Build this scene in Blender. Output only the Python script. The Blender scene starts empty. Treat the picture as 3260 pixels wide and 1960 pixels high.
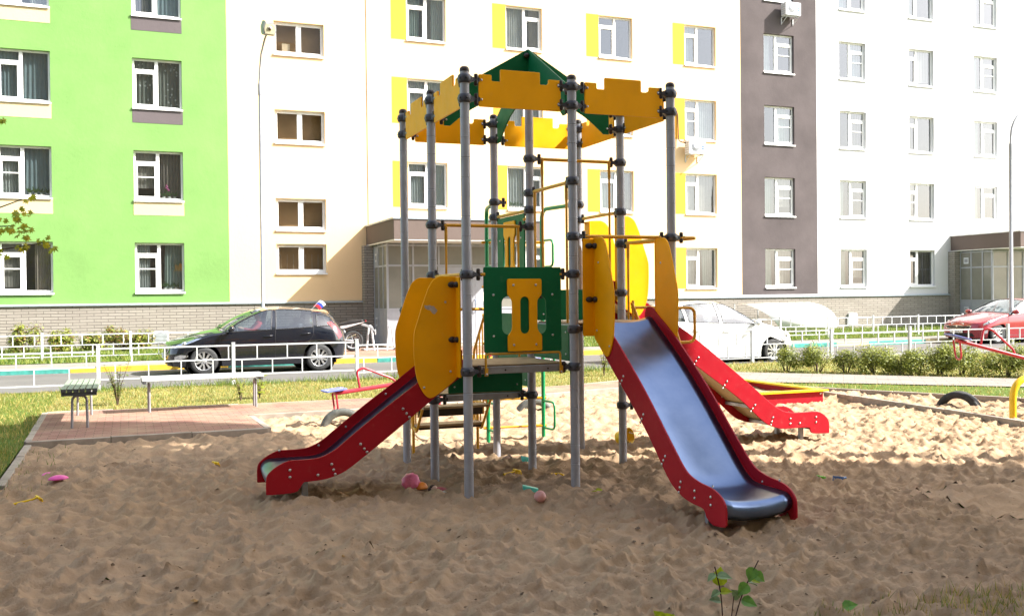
import bpy, math, random
import numpy as np
from mathutils import Vector, Matrix
from mathutils.bvhtree import BVHTree
R = math.radians
sc = bpy.context.scene
col = sc.collection
rnd = random.Random(7)
V = Vector

# ------------------------------------------------------------------ scene / camera / light
w = bpy.data.worlds.new("World"); sc.world = w; w.use_nodes = True
SUN = V((1.75, -1.0, 1.66)).normalized()
SUN_EL = math.asin(SUN.z); SUN_AZ = math.atan2(SUN.x, SUN.y)
nt = w.node_tree; nt.nodes.clear()
sky = nt.nodes.new('ShaderNodeTexSky'); sky.sky_type = 'NISHITA'; sky.sun_disc = False
sky.sun_elevation = SUN_EL; sky.sun_rotation = SUN_AZ; sky.air_density = 1.0; sky.dust_density = 2.5; sky.ozone_density = 1.0
hs = nt.nodes.new('ShaderNodeHueSaturation'); hs.inputs['Saturation'].default_value = 0.6
bg = nt.nodes.new('ShaderNodeBackground'); bg.inputs['Strength'].default_value = 0.15
wo = nt.nodes.new('ShaderNodeOutputWorld')
nt.links.new(sky.outputs[0], hs.inputs['Color']); nt.links.new(hs.outputs[0], bg.inputs['Color']); nt.links.new(bg.outputs[0], wo.inputs[0])
sl = bpy.data.lights.new('sun', 'SUN'); sl.energy = 5.0; sl.angle = R(0.53); sl.color = (1.0, 0.955, 0.88)
so = bpy.data.objects.new('sun', sl); col.objects.link(so); so.location = (20, -12, 20)
so.rotation_euler = (-SUN).to_track_quat('-Z', 'Y').to_euler()
vs = sc.view_settings
sc.display_settings.display_device = 'sRGB'
vs.view_transform = 'Standard'; vs.look = 'None'; vs.exposure = 1.6; vs.gamma = 1.0; vs.use_curve_mapping = False

YAW, PIT, ROL = 0.371615, 0.0108182, 0.0109717
CAM = V((-2.69293, -7.96472, 1.66547))
cd = bpy.data.cameras.new('camera'); co = bpy.data.objects.new('camera', cd); col.objects.link(co); sc.camera = co
cd.sensor_width = 36; cd.lens = 36 * 3140.57 / 3260; cd.clip_start = 0.05; cd.clip_end = 600
def _c2w(d):
    c, s = math.cos(YAW), math.sin(YAW)
    return V((c * d[0] + s * d[1], -s * d[0] + c * d[1], d[2]))
_cp, _sp, _cr, _sr = math.cos(PIT), math.sin(PIT), math.cos(ROL), math.sin(ROL)
_r0, _f0, _u0 = _c2w((1, 0, 0)), _c2w((0, _cp, -_sp)), _c2w((0, _sp, _cp))
_r = _r0 * _cr - _u0 * _sr; _u = _r0 * _sr + _u0 * _cr
co.matrix_world = Matrix(((_r.x, _u.x, -_f0.x, CAM.x), (_r.y, _u.y, -_f0.y, CAM.y), (_r.z, _u.z, -_f0.z, CAM.z), (0, 0, 0, 1)))
try:
    sc.cycles.use_denoising = True
    sc.cycles.max_bounces = 8; sc.cycles.transparent_max_bounces = 12; sc.cycles.transmission_bounces = 4
    sc.cycles.glossy_bounces = 4; sc.cycles.diffuse_bounces = 4
    sc.cycles.sample_clamp_indirect = 6.0; sc.cycles.caustics_reflective = False; sc.cycles.caustics_refractive = False
except Exception:
    pass

# ------------------------------------------------------------------ materials
class NM:
    """small node-material builder"""
    def __init__(s, name):
        s.m = bpy.data.materials.new(name); s.m.use_nodes = True
        s.t = s.m.node_tree; s.t.nodes.clear()
        s.out = s.n('ShaderNodeOutputMaterial')
    def n(s, ty, **kw):
        x = s.t.nodes.new(ty)
        for k, v in kw.items():
            if hasattr(x, k): setattr(x, k, v)
        return x
    def l(s, a, b): s.t.links.new(a, b)
    def coord(s, scale=(1, 1, 1), rot=(0, 0, 0)):
        tc = s.n('ShaderNodeTexCoord'); mp = s.n('ShaderNodeMapping')
        mp.inputs['Scale'].default_value = scale; mp.inputs['Rotation'].default_value = rot
        s.l(tc.outputs['Object'], mp.inputs['Vector']); return mp.outputs[0]
    def noise(s, vec, scale, detail=4, rough=.55, out='Fac'):
        x = s.n('ShaderNodeTexNoise'); x.inputs['Scale'].default_value = scale; x.inputs['Detail'].default_value = detail
        x.inputs['Roughness'].default_value = rough
        s.l(vec, x.inputs['Vector']); return x.outputs[out]
    def ramp(s, fac, stops):
        x = s.n('ShaderNodeValToRGB'); e = x.color_ramp.elements
        while len(e) < len(stops): e.new(.5)
        for q, (p, c) in zip(e, stops):
            q.position = p; q.color = (*c, 1) if len(c) == 3 else c
        s.l(fac, x.inputs[0]); return x.outputs[0]
    def mix(s, fac, a, b, mode='MIX'):
        x = s.n('ShaderNodeMix'); x.data_type = 'RGBA'; x.blend_type = mode
        for i, v in ((0, fac), (6, a), (7, b)):
            if hasattr(v, 'links') or hasattr(v, 'is_linked'): s.l(v, x.inputs[i])
            elif isinstance(v, (int, float)): x.inputs[i].default_value = v
            else: x.inputs[i].default_value = (*v, 1) if len(v) == 3 else v
        return x.outputs[2]
    def math(s, op, a, b=0.0):
        x = s.n('ShaderNodeMath'); x.operation = op
        for i, v in ((0, a), (1, b)):
            if isinstance(v, (int, float)): x.inputs[i].default_value = v
            else: s.l(v, x.inputs[i])
        return x.outputs[0]
    def bump(s, h, strength=.3, dist=.01, prev=None):
        x = s.n('ShaderNodeBump'); x.inputs['Strength'].default_value = strength; x.inputs['Distance'].default_value = dist
        s.l(h, x.inputs['Height'])
        if prev is not None: s.l(prev, x.inputs['Normal'])
        return x.outputs[0]
    def bsdf(s, color, rough=.5, metal=0.0, normal=None, **kw):
        p = s.n('ShaderNodeBsdfPrincipled')
        for k, v in (('Base Color', color), ('Roughness', rough), ('Metallic', metal)):
            if isinstance(v, (int, float)): p.inputs[k].default_value = v
            elif isinstance(v, tuple): p.inputs[k].default_value = (*v, 1) if len(v) == 3 else v
            else: s.l(v, p.inputs[k])
        if normal is not None: s.l(normal, p.inputs['Normal'])
        for k, v in kw.items(): p.inputs[k.replace('_', ' ')].default_value = v
        s.p = p; s.l(p.outputs[0], s.out.inputs[0]); return p

def M_simple(name, c, rough=.5, metal=0, var=.12, vscale=6, bump=0, bscale=200, **kw):
    """coloured surface with slight worn variation and fine grain"""
    x = NM(name); vec = x.coord()
    f = x.noise(vec, vscale, 5)
    lo = tuple(max(0, k * (1 - var)) for k in c); hi = tuple(min(1, k * (1 + var)) for k in c)
    cc = x.ramp(f, [(.3, lo), (.7, hi)])
    nr = None
    if bump: nr = x.bump(x.noise(vec, bscale, 3), bump, .002)
    rr = x.ramp(x.noise(vec, vscale * 3, 4), [(.3, (rough * .85,) * 3), (.75, (min(1, rough * 1.2),) * 3)])
    x.bsdf(cc, rr, metal, nr, **kw)
    return x.m

def M_hdpe(name, c):
    x = NM(name); vec = x.coord()
    f = x.noise(vec, 2.5, 6, .6)
    lo = tuple(k * .9 for k in c); hi = tuple(min(1, k * 1.06) for k in c)
    cc = x.ramp(f, [(.3, lo), (.7, hi)])
    # scuffs: fine pale scratches in patches
    sv = x.coord((3, 3, 22), (.3, .2, .4))
    scr = x.noise(sv, 9, 6, .75)
    pat = x.noise(vec, 3.2, 2)
    k = x.math('MULTIPLY', x.ramp(scr, [(.66, (0, 0, 0)), (.72, (1, 1, 1))]), x.ramp(pat, [(.48, (0, 0, 0)), (.66, (.6, .6, .6))]))
    pale = tuple(min(1, q * .6 + .25) for q in c)
    cc = x.mix(k, cc, pale)
    wv = x.noise(x.coord((1, 1, 5), (.5, .9, .2)), 7, 6, .8)
    cc = x.mix(x.math('MULTIPLY', x.ramp(wv, [(.66, (0, 0, 0)), (.70, (.45,) * 3)]), x.ramp(pat, [(.45, (0, 0, 0)), (.62, (1, 1, 1))])), cc, pale)
    dust = x.noise(vec, 14, 5, .7)
    cc = x.mix(x.ramp(dust, [(.58, (0, 0, 0)), (.8, (.07, .07, .07))]), cc, (.45, .38, .28))
    nr = x.bump(x.noise(vec, 420, 2), .12, .001)
    x.bsdf(cc, x.ramp(dust, [(.3, (.36,) * 3), (.7, (.52,) * 3)]), 0, nr, Specular_IOR_Level=.2)
    return x.m

def M_stucco(name, c, streak=.10):
    x = NM(name); vec = x.coord()
    f = x.noise(vec, .55, 5, .6); g = x.noise(vec, 9, 4, .6)
    lo = tuple(k * (1 - streak) for k in c); hi = tuple(min(1, k * (1 + streak * .5)) for k in c)
    cc = x.ramp(f, [(.32, lo), (.66, hi)])
    cr = x.noise(x.coord((2, 2, 9)), 5.5, 6, .72)
    cc = x.mix(x.ramp(cr, [(.60, (0, 0, 0)), (.68, (.42, .42, .42))]), cc, tuple(k * .6 for k in c))
    nr = x.bump(g, .35, .012); nr = x.bump(x.noise(vec, 60, 3), .4, .006, nr)
    x.bsdf(cc, .92, 0, nr, Specular_IOR_Level=.15)
    return x.m

def M_brick(name, c1, c2, mortar, bw=.39, bh=.088, mort=.007):
    x = NM(name)
    tc = x.n('ShaderNodeTexCoord'); sx = x.n('ShaderNodeSeparateXYZ'); x.l(tc.outputs['Object'], sx.inputs[0])
    cb = x.n('ShaderNodeCombineXYZ'); x.l(x.math('ADD', sx.outputs[0], sx.outputs[1]), cb.inputs[0]); x.l(sx.outputs[2], cb.inputs[1])
    b = x.n('ShaderNodeTexBrick'); x.l(cb.outputs[0], b.inputs['Vector'])
    b.inputs['Scale'].default_value = 1; b.inputs['Brick Width'].default_value = bw; b.inputs['Row Height'].default_value = bh
    b.inputs['Mortar Size'].default_value = mort; b.inputs['Mortar Smooth'].default_value = .25; b.inputs['Bias'].default_value = 0
    b.inputs['Color1'].default_value = (*c1, 1); b.inputs['Color2'].default_value = (*c2, 1); b.inputs['Mortar'].default_value = (*mortar, 1)
    vec = x.coord()
    n1 = x.noise(vec, 28, 5, .7)
    cc = x.mix(x.ramp(n1, [(.3, (.0,) * 3), (.75, (.4,) * 3)]), b.outputs['Color'], tuple(k * .62 for k in c1))
    h = x.math('SUBTRACT', x.math('MULTIPLY', n1, .5), x.math('MULTIPLY', b.outputs['Fac'], 1.0))
    x.bsdf(cc, .93, 0, x.bump(h, .9, .012), Specular_IOR_Level=.15)
    return x.m

def M_glass(name, tint=(.72, .76, .76), refl=.5, rough=.02):
    x = NM(name)
    tr = x.n('ShaderNodeBsdfTransparent'); tr.inputs[0].default_value = (*tint, 1)
    gl = x.n('ShaderNodeBsdfGlossy'); gl.inputs['Roughness'].default_value = rough
    gl.inputs[0].default_value = (.95, .97, 1, 1)
    lw = x.n('ShaderNodeLayerWeight'); lw.inputs[0].default_value = .5
    k = x.math('ADD', x.math('MULTIPLY', x.math('POWER', lw.outputs['Facing'], 3.5), .85), refl)
    mx = x.n('ShaderNodeMixShader'); x.l(k, mx.inputs[0])
    x.l(tr.outputs[0], mx.inputs[1]); x.l(gl.outputs[0], mx.inputs[2]); x.l(mx.outputs[0], x.out.inputs[0])
    return x.m

def M_leaf(name, c, var=.3, trans=.25):
    x = NM(name); vec = x.coord()
    f = x.noise(vec, 4.0, 3); g = x.noise(vec, 37, 2)
    f = x.math('ADD', x.math('MULTIPLY', f, .5), x.math('MULTIPLY', g, .5))
    lo = tuple(k * (1 - var) for k in c); hi = (min(1, c[0] * (1 + var * 1.5)), min(1, c[1] * (1 + var)), c[2] * (1 + var * .4))
    cc = x.ramp(f, [(.36, lo), (.62, hi)])
    p = x.bsdf(cc, .5, 0, None)
    t = x.n('ShaderNodeBsdfTranslucent'); x.l(cc, t.inputs[0])
    mx = x.n('ShaderNodeMixShader'); mx.inputs[0].default_value = trans
    x.l(p.outputs[0], mx.inputs[1]); x.l(t.outputs[0], mx.inputs[2]); x.l(mx.outputs[0], x.out.inputs[0])
    return x.m

MT = {}
MT['orange'] = M_hdpe('orange_board', (.96, .415, .001))
MT['green'] = M_hdpe('green_board', (.002, .125, .045))
MT['red'] = M_hdpe('red_board', (.37, .008, .018))
MT['tan'] = M_hdpe('tan_board', (.45, .33, .16))
MT['post'] = M_simple('grey_post_coating', (.34, .35, .395), .38, var=.12, vscale=5, bump=.05)
MT['black'] = M_simple('black_plastic', (.018, .017, .018), .42, var=.3)
MT['clamp'] = M_simple('dark_clamp_plastic', (.055, .058, .075), .4, var=.25, vscale=20)
MT['knob'] = M_simple('brown_black_knob', (.022, .012, .010), .45, var=.3)
MT['bolt'] = M_simple('zinc_bolt', (.55, .54, .52), .3, 1.0, var=.2, vscale=40)
MT['ytube'] = M_simple('yellow_tube_paint', (.62, .30, .012), .35, var=.12, vscale=12)
MT['gtube'] = M_simple('green_tube_paint', (.012, .24, .085), .32, var=.15, vscale=12)
MT['rtube'] = M_simple('red_tube_paint', (.42, .025, .045), .32, var=.15, vscale=12)
MT['bluehdpe'] = M_simple('blue_seat_board', (.12, .16, .45), .45, var=.25, vscale=10)
MT['ybright'] = M_simple('bright_yellow_paint', (.70, .45, .01), .35, var=.1)
MT['galv'] = M_simple('galvanised_beam', (.32, .33, .36), .45, .6, var=.2, vscale=9)
MT['plywood'] = M_simple('deck_plywood', (.36, .25, .135), .75, var=.25, vscale=9, bump=.2, bscale=90)
MT['darkwood'] = M_simple('dark_plywood_edge', (.035, .022, .014), .7, var=.3)
MT['rubber'] = M_simple('tyre_rubber', (.026, .027, .028), .75, var=.4, vscale=14, bump=.3, bscale=150)
MT['oldtyre'] = M_simple('dusty_old_tyre', (.10, .105, .095), .85, var=.55, vscale=9, bump=.4, bscale=120)
MT['whitepaint'] = M_simple('white_fence_paint', (.58, .60, .63), .5, var=.08, vscale=5)
MT['greymetal'] = M_simple('grey_lamp_metal', (.30, .31, .33), .45, .3, var=.12)
MT['pvc'] = M_simple('white_window_plastic', (.80, .80, .79), .4, var=.03)
MT['concrete'] = M_simple('kerb_concrete', (.30, .255, .21), .95, var=.22, vscale=7, bump=.5, bscale=90)
MT['dirt'] = M_simple('dark_sand_clod', (.12, .075, .045), 1.0, var=.5, vscale=30)

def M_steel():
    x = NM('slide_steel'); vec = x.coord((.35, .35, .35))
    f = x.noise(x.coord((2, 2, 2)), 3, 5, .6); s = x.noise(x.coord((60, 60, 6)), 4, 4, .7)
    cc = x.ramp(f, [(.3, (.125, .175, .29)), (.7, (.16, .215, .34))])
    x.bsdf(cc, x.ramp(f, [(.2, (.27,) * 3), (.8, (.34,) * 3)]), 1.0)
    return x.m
MT['steel'] = M_steel()

def M_sand():
    x = NM('sand'); vec = x.coord()
    big = x.noise(vec, .45, 4, .6); mid = x.noise(vec, 3.1, 6, .65); fine = x.noise(vec, 95, 4, .7)
    a = x.ramp(mid, [(.3, (.31, .215, .138)), (.55, (.375, .265, .172)), (.8, (.43, .315, .21))])
    a = x.mix(x.ramp(big, [(.35, (.0,) * 3), (.7, (.45,) * 3)]), a, (.38, .255, .14))
    damp = x.noise(vec, 1.3, 5, .7)
    a = x.mix(x.ramp(damp, [(.62, (0, 0, 0)), (.8, (.3, .3, .3))]), a, (.245, .16, .09))
    spk = x.noise(vec, 260, 2, .6)
    a = x.mix(x.ramp(spk, [(.64, (0, 0, 0)), (.72, (.45,) * 3)]), a, (.16, .10, .06))
    n = x.bump(x.noise(vec, 26, 5, .65), .28, .02)
    n = x.bump(x.noise(vec, 52, 4, .7), .3, .012, n)
    n = x.bump(fine, .4, .006, n)
    gr = x.noise(vec, 40, 5, .75)
    a = x.mix(x.ramp(gr, [(.58, (0, 0, 0)), (.74, (.28,) * 3)]), a, (.22, .14, .08))
    a = x.mix(x.ramp(gr, [(.26, (.22,) * 3), (.42, (0, 0, 0))]), a, (.56, .43, .30))
    x.bsdf(a, .97, 0, n, Specular_IOR_Level=.12)
    return x.m
MT['sand'] = M_sand()

def M_lawn(name, c1, c2, c3):
    x = NM(name); vec = x.coord()
    f = x.noise(vec, 1.1, 6, .65); g = x.noise(vec, 22, 5, .7)
    a = x.mix(x.ramp(f, [(.35, (0,) * 3), (.65, (1,) * 3)]), c1, c2)
    a = x.mix(x.ramp(g, [(.4, (0,) * 3), (.7, (.8,) * 3)]), a, c3)
    x.bsdf(a, .95, 0, x.bump(g, .9, .04), Specular_IOR_Level=.1)
    return x.m
MT['lawn'] = M_lawn('dry_lawn', (.22, .19, .065), (.11, .15, .03), (.32, .28, .12))
MT['lawn2'] = M_lawn('green_lawn', (.09, .15, .025), (.055, .10, .015), (.16, .19, .05))

def M_asphalt():
    x = NM('asphalt'); vec = x.coord()
    f = x.noise(vec, .5, 5, .6); g = x.noise(vec, 130, 3, .7)
    a = x.ramp(f, [(.3, (.105, .10, .098)), (.7, (.15, .145, .142))])
    a = x.mix(x.ramp(g, [(.5, (0,) * 3), (.75, (.5,) * 3)]), a, (.06, .058, .057))
    st = x.noise(x.coord((.15, 3, 1)), 2, 4, .6)
    a = x.mix(x.ramp(st, [(.5, (0,) * 3), (.75, (.35,) * 3)]), a, (.22, .20, .175))
    x.bsdf(a, .92, 0, x.bump(g, .5, .006), Specular_IOR_Level=.2)
    return x.m
MT['asphalt'] = M_asphalt()

def M_paver(name, c1, c2, mortar, bw=.2, bh=.1, rot=0, dust=.35):
    x = NM(name); vec = x.coord((1, 1, 1), (0, 0, rot))
    b = x.n('ShaderNodeTexBrick'); x.l(vec, b.inputs['Vector']); b.inputs['Scale'].default_value = 1
    b.inputs['Brick Width'].default_value = bw; b.inputs['Row Height'].default_value = bh; b.inputs['Mortar Size'].default_value = .005
    b.inputs['Color1'].default_value = (*c1, 1); b.inputs['Color2'].default_value = (*c2, 1); b.inputs['Mortar'].default_value = (*mortar, 1)
    b.inputs['Mortar Smooth'].default_value = .2
    f = x.noise(vec, 1.6, 6, .7); g = x.noise(vec, 70, 3, .7)
    a = x.mix(x.ramp(f, [(.42, (0,) * 3), (.72, (dust,) * 3)]), b.outputs['Color'], (.42, .32, .21))
    a = x.mix(x.ramp(g, [(.5, (0,) * 3), (.8, (.3,) * 3)]), a, tuple(k * .5 for k in c1))
    x.bsdf(a, .93, 0, x.bump(x.math('SUBTRACT', x.math('MULTIPLY', g, .3), b.outputs['Fac']), .7, .008), Specular_IOR_Level=.15)
    return x.m
MT['redpave'] = M_paver('red_pavers', (.25, .13, .10), (.31, .175, .14), (.11, .08, .06), .2, .1, 0, .6)
MT['greypave'] = M_paver('grey_pavers', (.20, .185, .17), (.25, .235, .215), (.12, .105, .09), .4, .2, R(40), .25)

# ------------------------------------------------------------------ mesh builder
class MB:
    def __init__(s): s.v = []; s.f = []; s.mi = []; s.sm = []
    def add(s, vs, fs, mi=0, sm=False, M=None):
        o = len(s.v)
        for p in vs:
            p = V(p)
            s.v.append(M @ p if M is not None else p)
        for f in fs:
            s.f.append([o + i for i in f]); s.mi.append(mi); s.sm.append(sm)
        return s
    def box(s, c, d, mi=0, M=None, rz=0):
        x, y, z = d[0] / 2, d[1] / 2, d[2] / 2
        vs = [V((a * x, b * y, e * z)) for a in (-1, 1) for b in (-1, 1) for e in (-1, 1)]
        rot = Matrix.Translation(V(c)) @ Matrix.Rotation(rz, 4, 'Z')
        vs = [rot @ p for p in vs]
        return s.add(vs, [(0, 1, 3, 2), (4, 6, 7, 5), (0, 4, 5, 1), (2, 3, 7, 6), (0, 2, 6, 4), (1, 5, 7, 3)], mi, False, M)
    def bx(s, x0, x1, y0, y1, z0, z1, mi=0, M=None):
        return s.box(((x0 + x1) / 2, (y0 + y1) / 2, (z0 + z1) / 2), (abs(x1 - x0), abs(y1 - y0), abs(z1 - z0)), mi, M)
    def tube(s, pts, r, n=10, mi=0, closed=False, M=None, sm=True, caps=True):
        P = [V(p) for p in pts]; m = len(P)
        rad = r if isinstance(r, (list, tuple)) else [r] * m
        T = []
        for i in range(m):
            a = P[(i - 1) % m] if (closed or i > 0) else P[i]; b = P[(i + 1) % m] if (closed or i < m - 1) else P[i]
            t = b - a; T.append(t.normalized() if t.length > 1e-9 else V((0, 0, 1)))
        N = T[0].orthogonal().normalized(); vs = []; fs = []
        for i in range(m):
            N = N - T[i] * N.dot(T[i])
            N = N.normalized() if N.length > 1e-6 else T[i].orthogonal().normalized()
            B = T[i].cross(N)
            for k in range(n):
                a = 2 * math.pi * k / n
                vs.append(P[i] + (N * math.cos(a) + B * math.sin(a)) * rad[i])
        for i in range(m if closed else m - 1):
            j = (i + 1) % m
            for k in range(n):
                fs.append((i * n + k, i * n + (k + 1) % n, j * n + (k + 1) % n, j * n + k))
        s.add(vs, fs, mi, sm, M)
        if caps and not closed:
            s.add(vs[:n], [tuple(range(n))[::-1]], mi, False, M); s.add(vs[-n:], [tuple(range(n))], mi, False, M)
        return s
    def lathe(s, prof, n=20, mi=0, M=None, sm=True):
        vs = []; fs = []
        for r, z in prof:
            for k in range(n):
                a = 2 * math.pi * k / n; vs.append((r * math.cos(a), r * math.sin(a), z))
        for i in range(len(prof) - 1):
            for k in range(n):
                fs.append((i * n + k, i * n + (k + 1) % n, (i + 1) * n + (k + 1) % n, (i + 1) * n + k))
        return s.add(vs, fs, mi, sm, M)
    def ball(s, c, r, n=12, mi=0, M=None, sq=(1, 1, 1)):
        prof = [(r * math.sin(math.pi * i / n) + 1e-5, -r * math.cos(math.pi * i / n)) for i in range(n + 1)]
        T = Matrix.Translation(V(c)) @ Matrix.Diagonal((*sq, 1))
        return s.lathe(prof, max(8, n), mi, (M @ T) if M is not None else T)
    def grid(s, rows, mi=0, sm=True, M=None, closed_u=False):
        n = len(rows[0]); vs = [p for r in rows for p in r]; fs = []
        for i in range(len(rows) - 1):
            for k in range(n if closed_u else n - 1):
                fs.append((i * n + k, i * n + (k + 1) % n, (i + 1) * n + (k + 1) % n, (i + 1) * n + k))
        return s.add(vs, fs, mi, sm, M)
    def prism(s, poly, a, b, axis='y', mi=0, M=None):
        n = len(poly)
        def mk(u, v, t): return (u, t, v) if axis == 'y' else ((t, u, v) if axis == 'x' else (u, v, t))
        vs = [mk(u, v, a) for u, v in poly] + [mk(u, v, b) for u, v in poly]
        fs = [tuple(range(n))[::-1], tuple(range(n, 2 * n))] + [(i, (i + 1) % n, n + (i + 1) % n, n + i) for i in range(n)]
        return s.add(vs, fs, mi, False, M)
    def mesh(s, name, mats):
        me = bpy.data.meshes.new(name)
        me.from_pydata([tuple(p) for p in s.v], [], s.f)
        for m in mats: me.materials.append(m)
        me.polygons.foreach_set('material_index', s.mi); me.polygons.foreach_set('use_smooth', s.sm)
        me.update()
        return me
    def build(s, name, mats, parent=None, bevel=0, loc=None, rz=0, seg=2):
        if not isinstance(mats, (list, tuple)): mats = [mats]
        o = bpy.data.objects.new(name, s.mesh(name, mats)); col.objects.link(o)
        if parent is not None: o.parent = parent
        if loc is not None: o.location = loc
        if rz: o.rotation_euler = (0, 0, rz)
        if bevel:
            b = o.modifiers.new('bevel', 'BEVEL'); b.width = bevel; b.segments = seg; b.limit_method = 'ANGLE'; b.angle_limit = R(40)
            b.harden_normals = False
        return o

def npmesh(name, verts, faces, mats, parent=None, smooth=True, mi=None):
    me = bpy.data.meshes.new(name); n = len(verts)
    me.vertices.add(n); me.vertices.foreach_set('co', np.asarray(verts, np.float32).ravel())
    f = np.asarray(faces, np.int32); k = f.shape[1]
    me.loops.add(f.size); me.loops.foreach_set('vertex_index', f.ravel())
    me.polygons.add(len(f)); me.polygons.foreach_set('loop_start', np.arange(len(f), dtype=np.int32) * k)
    me.polygons.foreach_set('loop_total', np.full(len(f), k, np.int32))
    me.polygons.foreach_set('use_smooth', np.full(len(f), smooth))
    if mi is not None: me.polygons.foreach_set('material_index', np.asarray(mi, np.int32))
    for m in (mats if isinstance(mats, (list, tuple)) else [mats]): me.materials.append(m)
    me.update(calc_edges=True); me.validate()
    o = bpy.data.objects.new(name, me); col.objects.link(o)
    if parent is not None: o.parent = parent
    return o

def fil(pts, r=.08, n=5, closed=False):
    """round the corners of a polyline"""
    P = [V(p) for p in pts]; out = []; m = len(P)
    for i in range(m):
        if not closed and (i == 0 or i == m - 1): out.append(P[i]); continue
        a, b, c = P[(i - 1) % m], P[i], P[(i + 1) % m]
        d1 = a - b; d2 = c - b
        rr = min(r, d1.length * .48, d2.length * .48)
        p0 = b + d1.normalized() * rr; p1 = b + d2.normalized() * rr
        for k in range(n + 1):
            t = k / n; out.append(p0 * (1 - t) ** 2 + b * 2 * t * (1 - t) + p1 * t * t)
    return out
def fil2(poly, r, n=3): return [(p.x, p.y) for p in fil([(a, b, 0) for a, b in poly], r, n, True)]
def smooth2(pts, n=4):
    """Catmull-Rom through 2-D points (open)"""
    P = [np.array(p, float) for p in pts]; out = []
    for i in range(len(P) - 1):
        a = P[max(i - 1, 0)]; b = P[i]; c = P[i + 1]; d = P[min(i + 2, len(P) - 1)]
        for k in range(n):
            t = k / n
            out.append(tuple(.5 * (2 * b + (c - a) * t + (2 * a - 5 * b + 4 * c - d) * t * t + (3 * b - a - 3 * c + d) * t ** 3)))
    out.append(tuple(P[-1])); return out

def plate(mb, outlines, t, M, bev=.003, mi=0):
    """flat board cut to an outline (further outlines are holes), edges rounded; local x,y in the board, z its thickness"""
    cu = bpy.data.curves.new('c', 'CURVE'); cu.dimensions = '2D'; cu.fill_mode = 'BOTH'
    cu.extrude = max(t / 2 - bev, 1e-4); cu.bevel_depth = bev; cu.bevel_resolution = 1; cu.offset = -bev
    for ol in outlines:
        sp = cu.splines.new('POLY'); sp.points.add(len(ol) - 1); sp.use_cyclic_u = True
        for q, (a, b) in zip(sp.points, ol): q.co = (a, b, 0, 1)
    ob = bpy.data.objects.new('c', cu)
    me = bpy.data.meshes.new_from_object(ob)
    vs = [v.co.copy() for v in me.vertices]; fs = [tuple(p.vertices) for p in me.polygons]
    mb.add(vs, fs, mi, False, M)
    bpy.data.meshes.remove(me); bpy.data.objects.remove(ob); bpy.data.curves.remove(cu)
def basis(o, ux, uy):
    ux = V(ux).normalized(); uy = V(uy).normalized(); uz = ux.cross(uy); o = V(o)
    return Matrix(((ux.x, uy.x, uz.x, o.x), (ux.y, uy.y, uz.y, o.y), (ux.z, uy.z, uz.z, o.z), (0, 0, 0, 1)))

# ------------------------------------------------------------------ things
def tag(o, label, cat, group=None, kind=None):
    o['label'] = label; o['category'] = cat
    if group: o['group'] = group
    if kind: o['kind'] = kind
    return o
def thing(name, label, cat, loc=(0, 0, 0), rz=0, group=None):
    o = bpy.data.objects.new(name, None); col.objects.link(o); o.empty_display_size = .2
    o.location = loc; o.rotation_euler = (0, 0, rz)
    return tag(o, label, cat, group)
def struct(o, kind='structure'):
    o['kind'] = kind; return o
def dup(root, loc=None, rz=None, label=None):
    kids = {}
    for ob in bpy.data.objects: kids.setdefault(ob.parent, []).append(ob)
    def rec(o, par):
        c = o.copy(); col.objects.link(c)
        if par is not None: c.parent = par
        for ch in kids.get(o, []): rec(ch, c)
        return c
    r = rec(root, None)
    if loc is not None: r.location = loc
    if rz is not None: r.rotation_euler = (0, 0, rz)
    if label: r['label'] = label
    return r
def dome(mb, p, nrm, r=.011, mi=0):
    nrm = V(nrm).normalized(); a = nrm.orthogonal().normalized()
    M = basis(p, a, nrm.cross(a))
    mb.lathe([(r, 0), (r * .95, r * .35), (r * .6, r * .62), (1e-4, r * .7)], 8, mi, M)
# ================================================================== play tower (its posts stand on a 1 m grid)
tower = thing('play_tower', 'castle play tower with yellow battlements, green roof fins, grey posts and three red slides', 'play tower')
POST = {'P1': (0, 0), 'P2': (1, 0), 'P3': (2, 0), 'P4': (0, 1), 'P8': (1, 1), 'P9': (2, 1), 'P5': (0, 2), 'P6': (1, 2), 'P7': (2, 2)}
CL = {  # clamp heights and the directions of their arms
 'P1': [(3.522, 'EN'), (3.356, 'EN'), (1.863, 'EN'), (1.035, 'E')],
 'P2': [(3.522, 'EWN'), (3.356, 'EWN'), (2.69, 'N'), (2.2, 'E'), (1.866, 'W'), (1.378, 'E'), (1.045, 'W')],
 'P3': [(3.522, 'WN'), (3.356, 'WN'), (2.2, 'WE'), (1.378, 'W')],
 'P4': [(3.525, 'SNE'), (3.36, 'SNE'), (2.356, 'E'), (1.878, 'S'), (1.04, 'E'), (.703, 'E')],
 'P8': [(3.02, 'E'), (2.684, 'S'), (2.52, 'N'), (2.356, 'W'), (1.7, 'E'), (.707, 'W')],
 'P9': [(3.522, 'SNW'), (3.356, 'SNW'), (3.02, 'W'), (2.522, 'N'), (2.195, 'S'), (1.7, 'W'), (.554, 'E')],
 'P5': [(3.53, 'SE'), (3.362, 'SE'), (1.543, 'E'), (.703, 'E')],
 'P6': [(3.521, 'SWE'), (3.354, 'SWE'), (2.688, 'E'), (2.525, 'S'), (.703, 'W')],
 'P7': [(3.52, 'SW'), (3.355, 'SW'), (2.686, 'W'), (2.52, 'S'), (1.7, 'W')]}
DIR = {'E': 0, 'N': 90, 'W': 180, 'S': 270}

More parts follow.
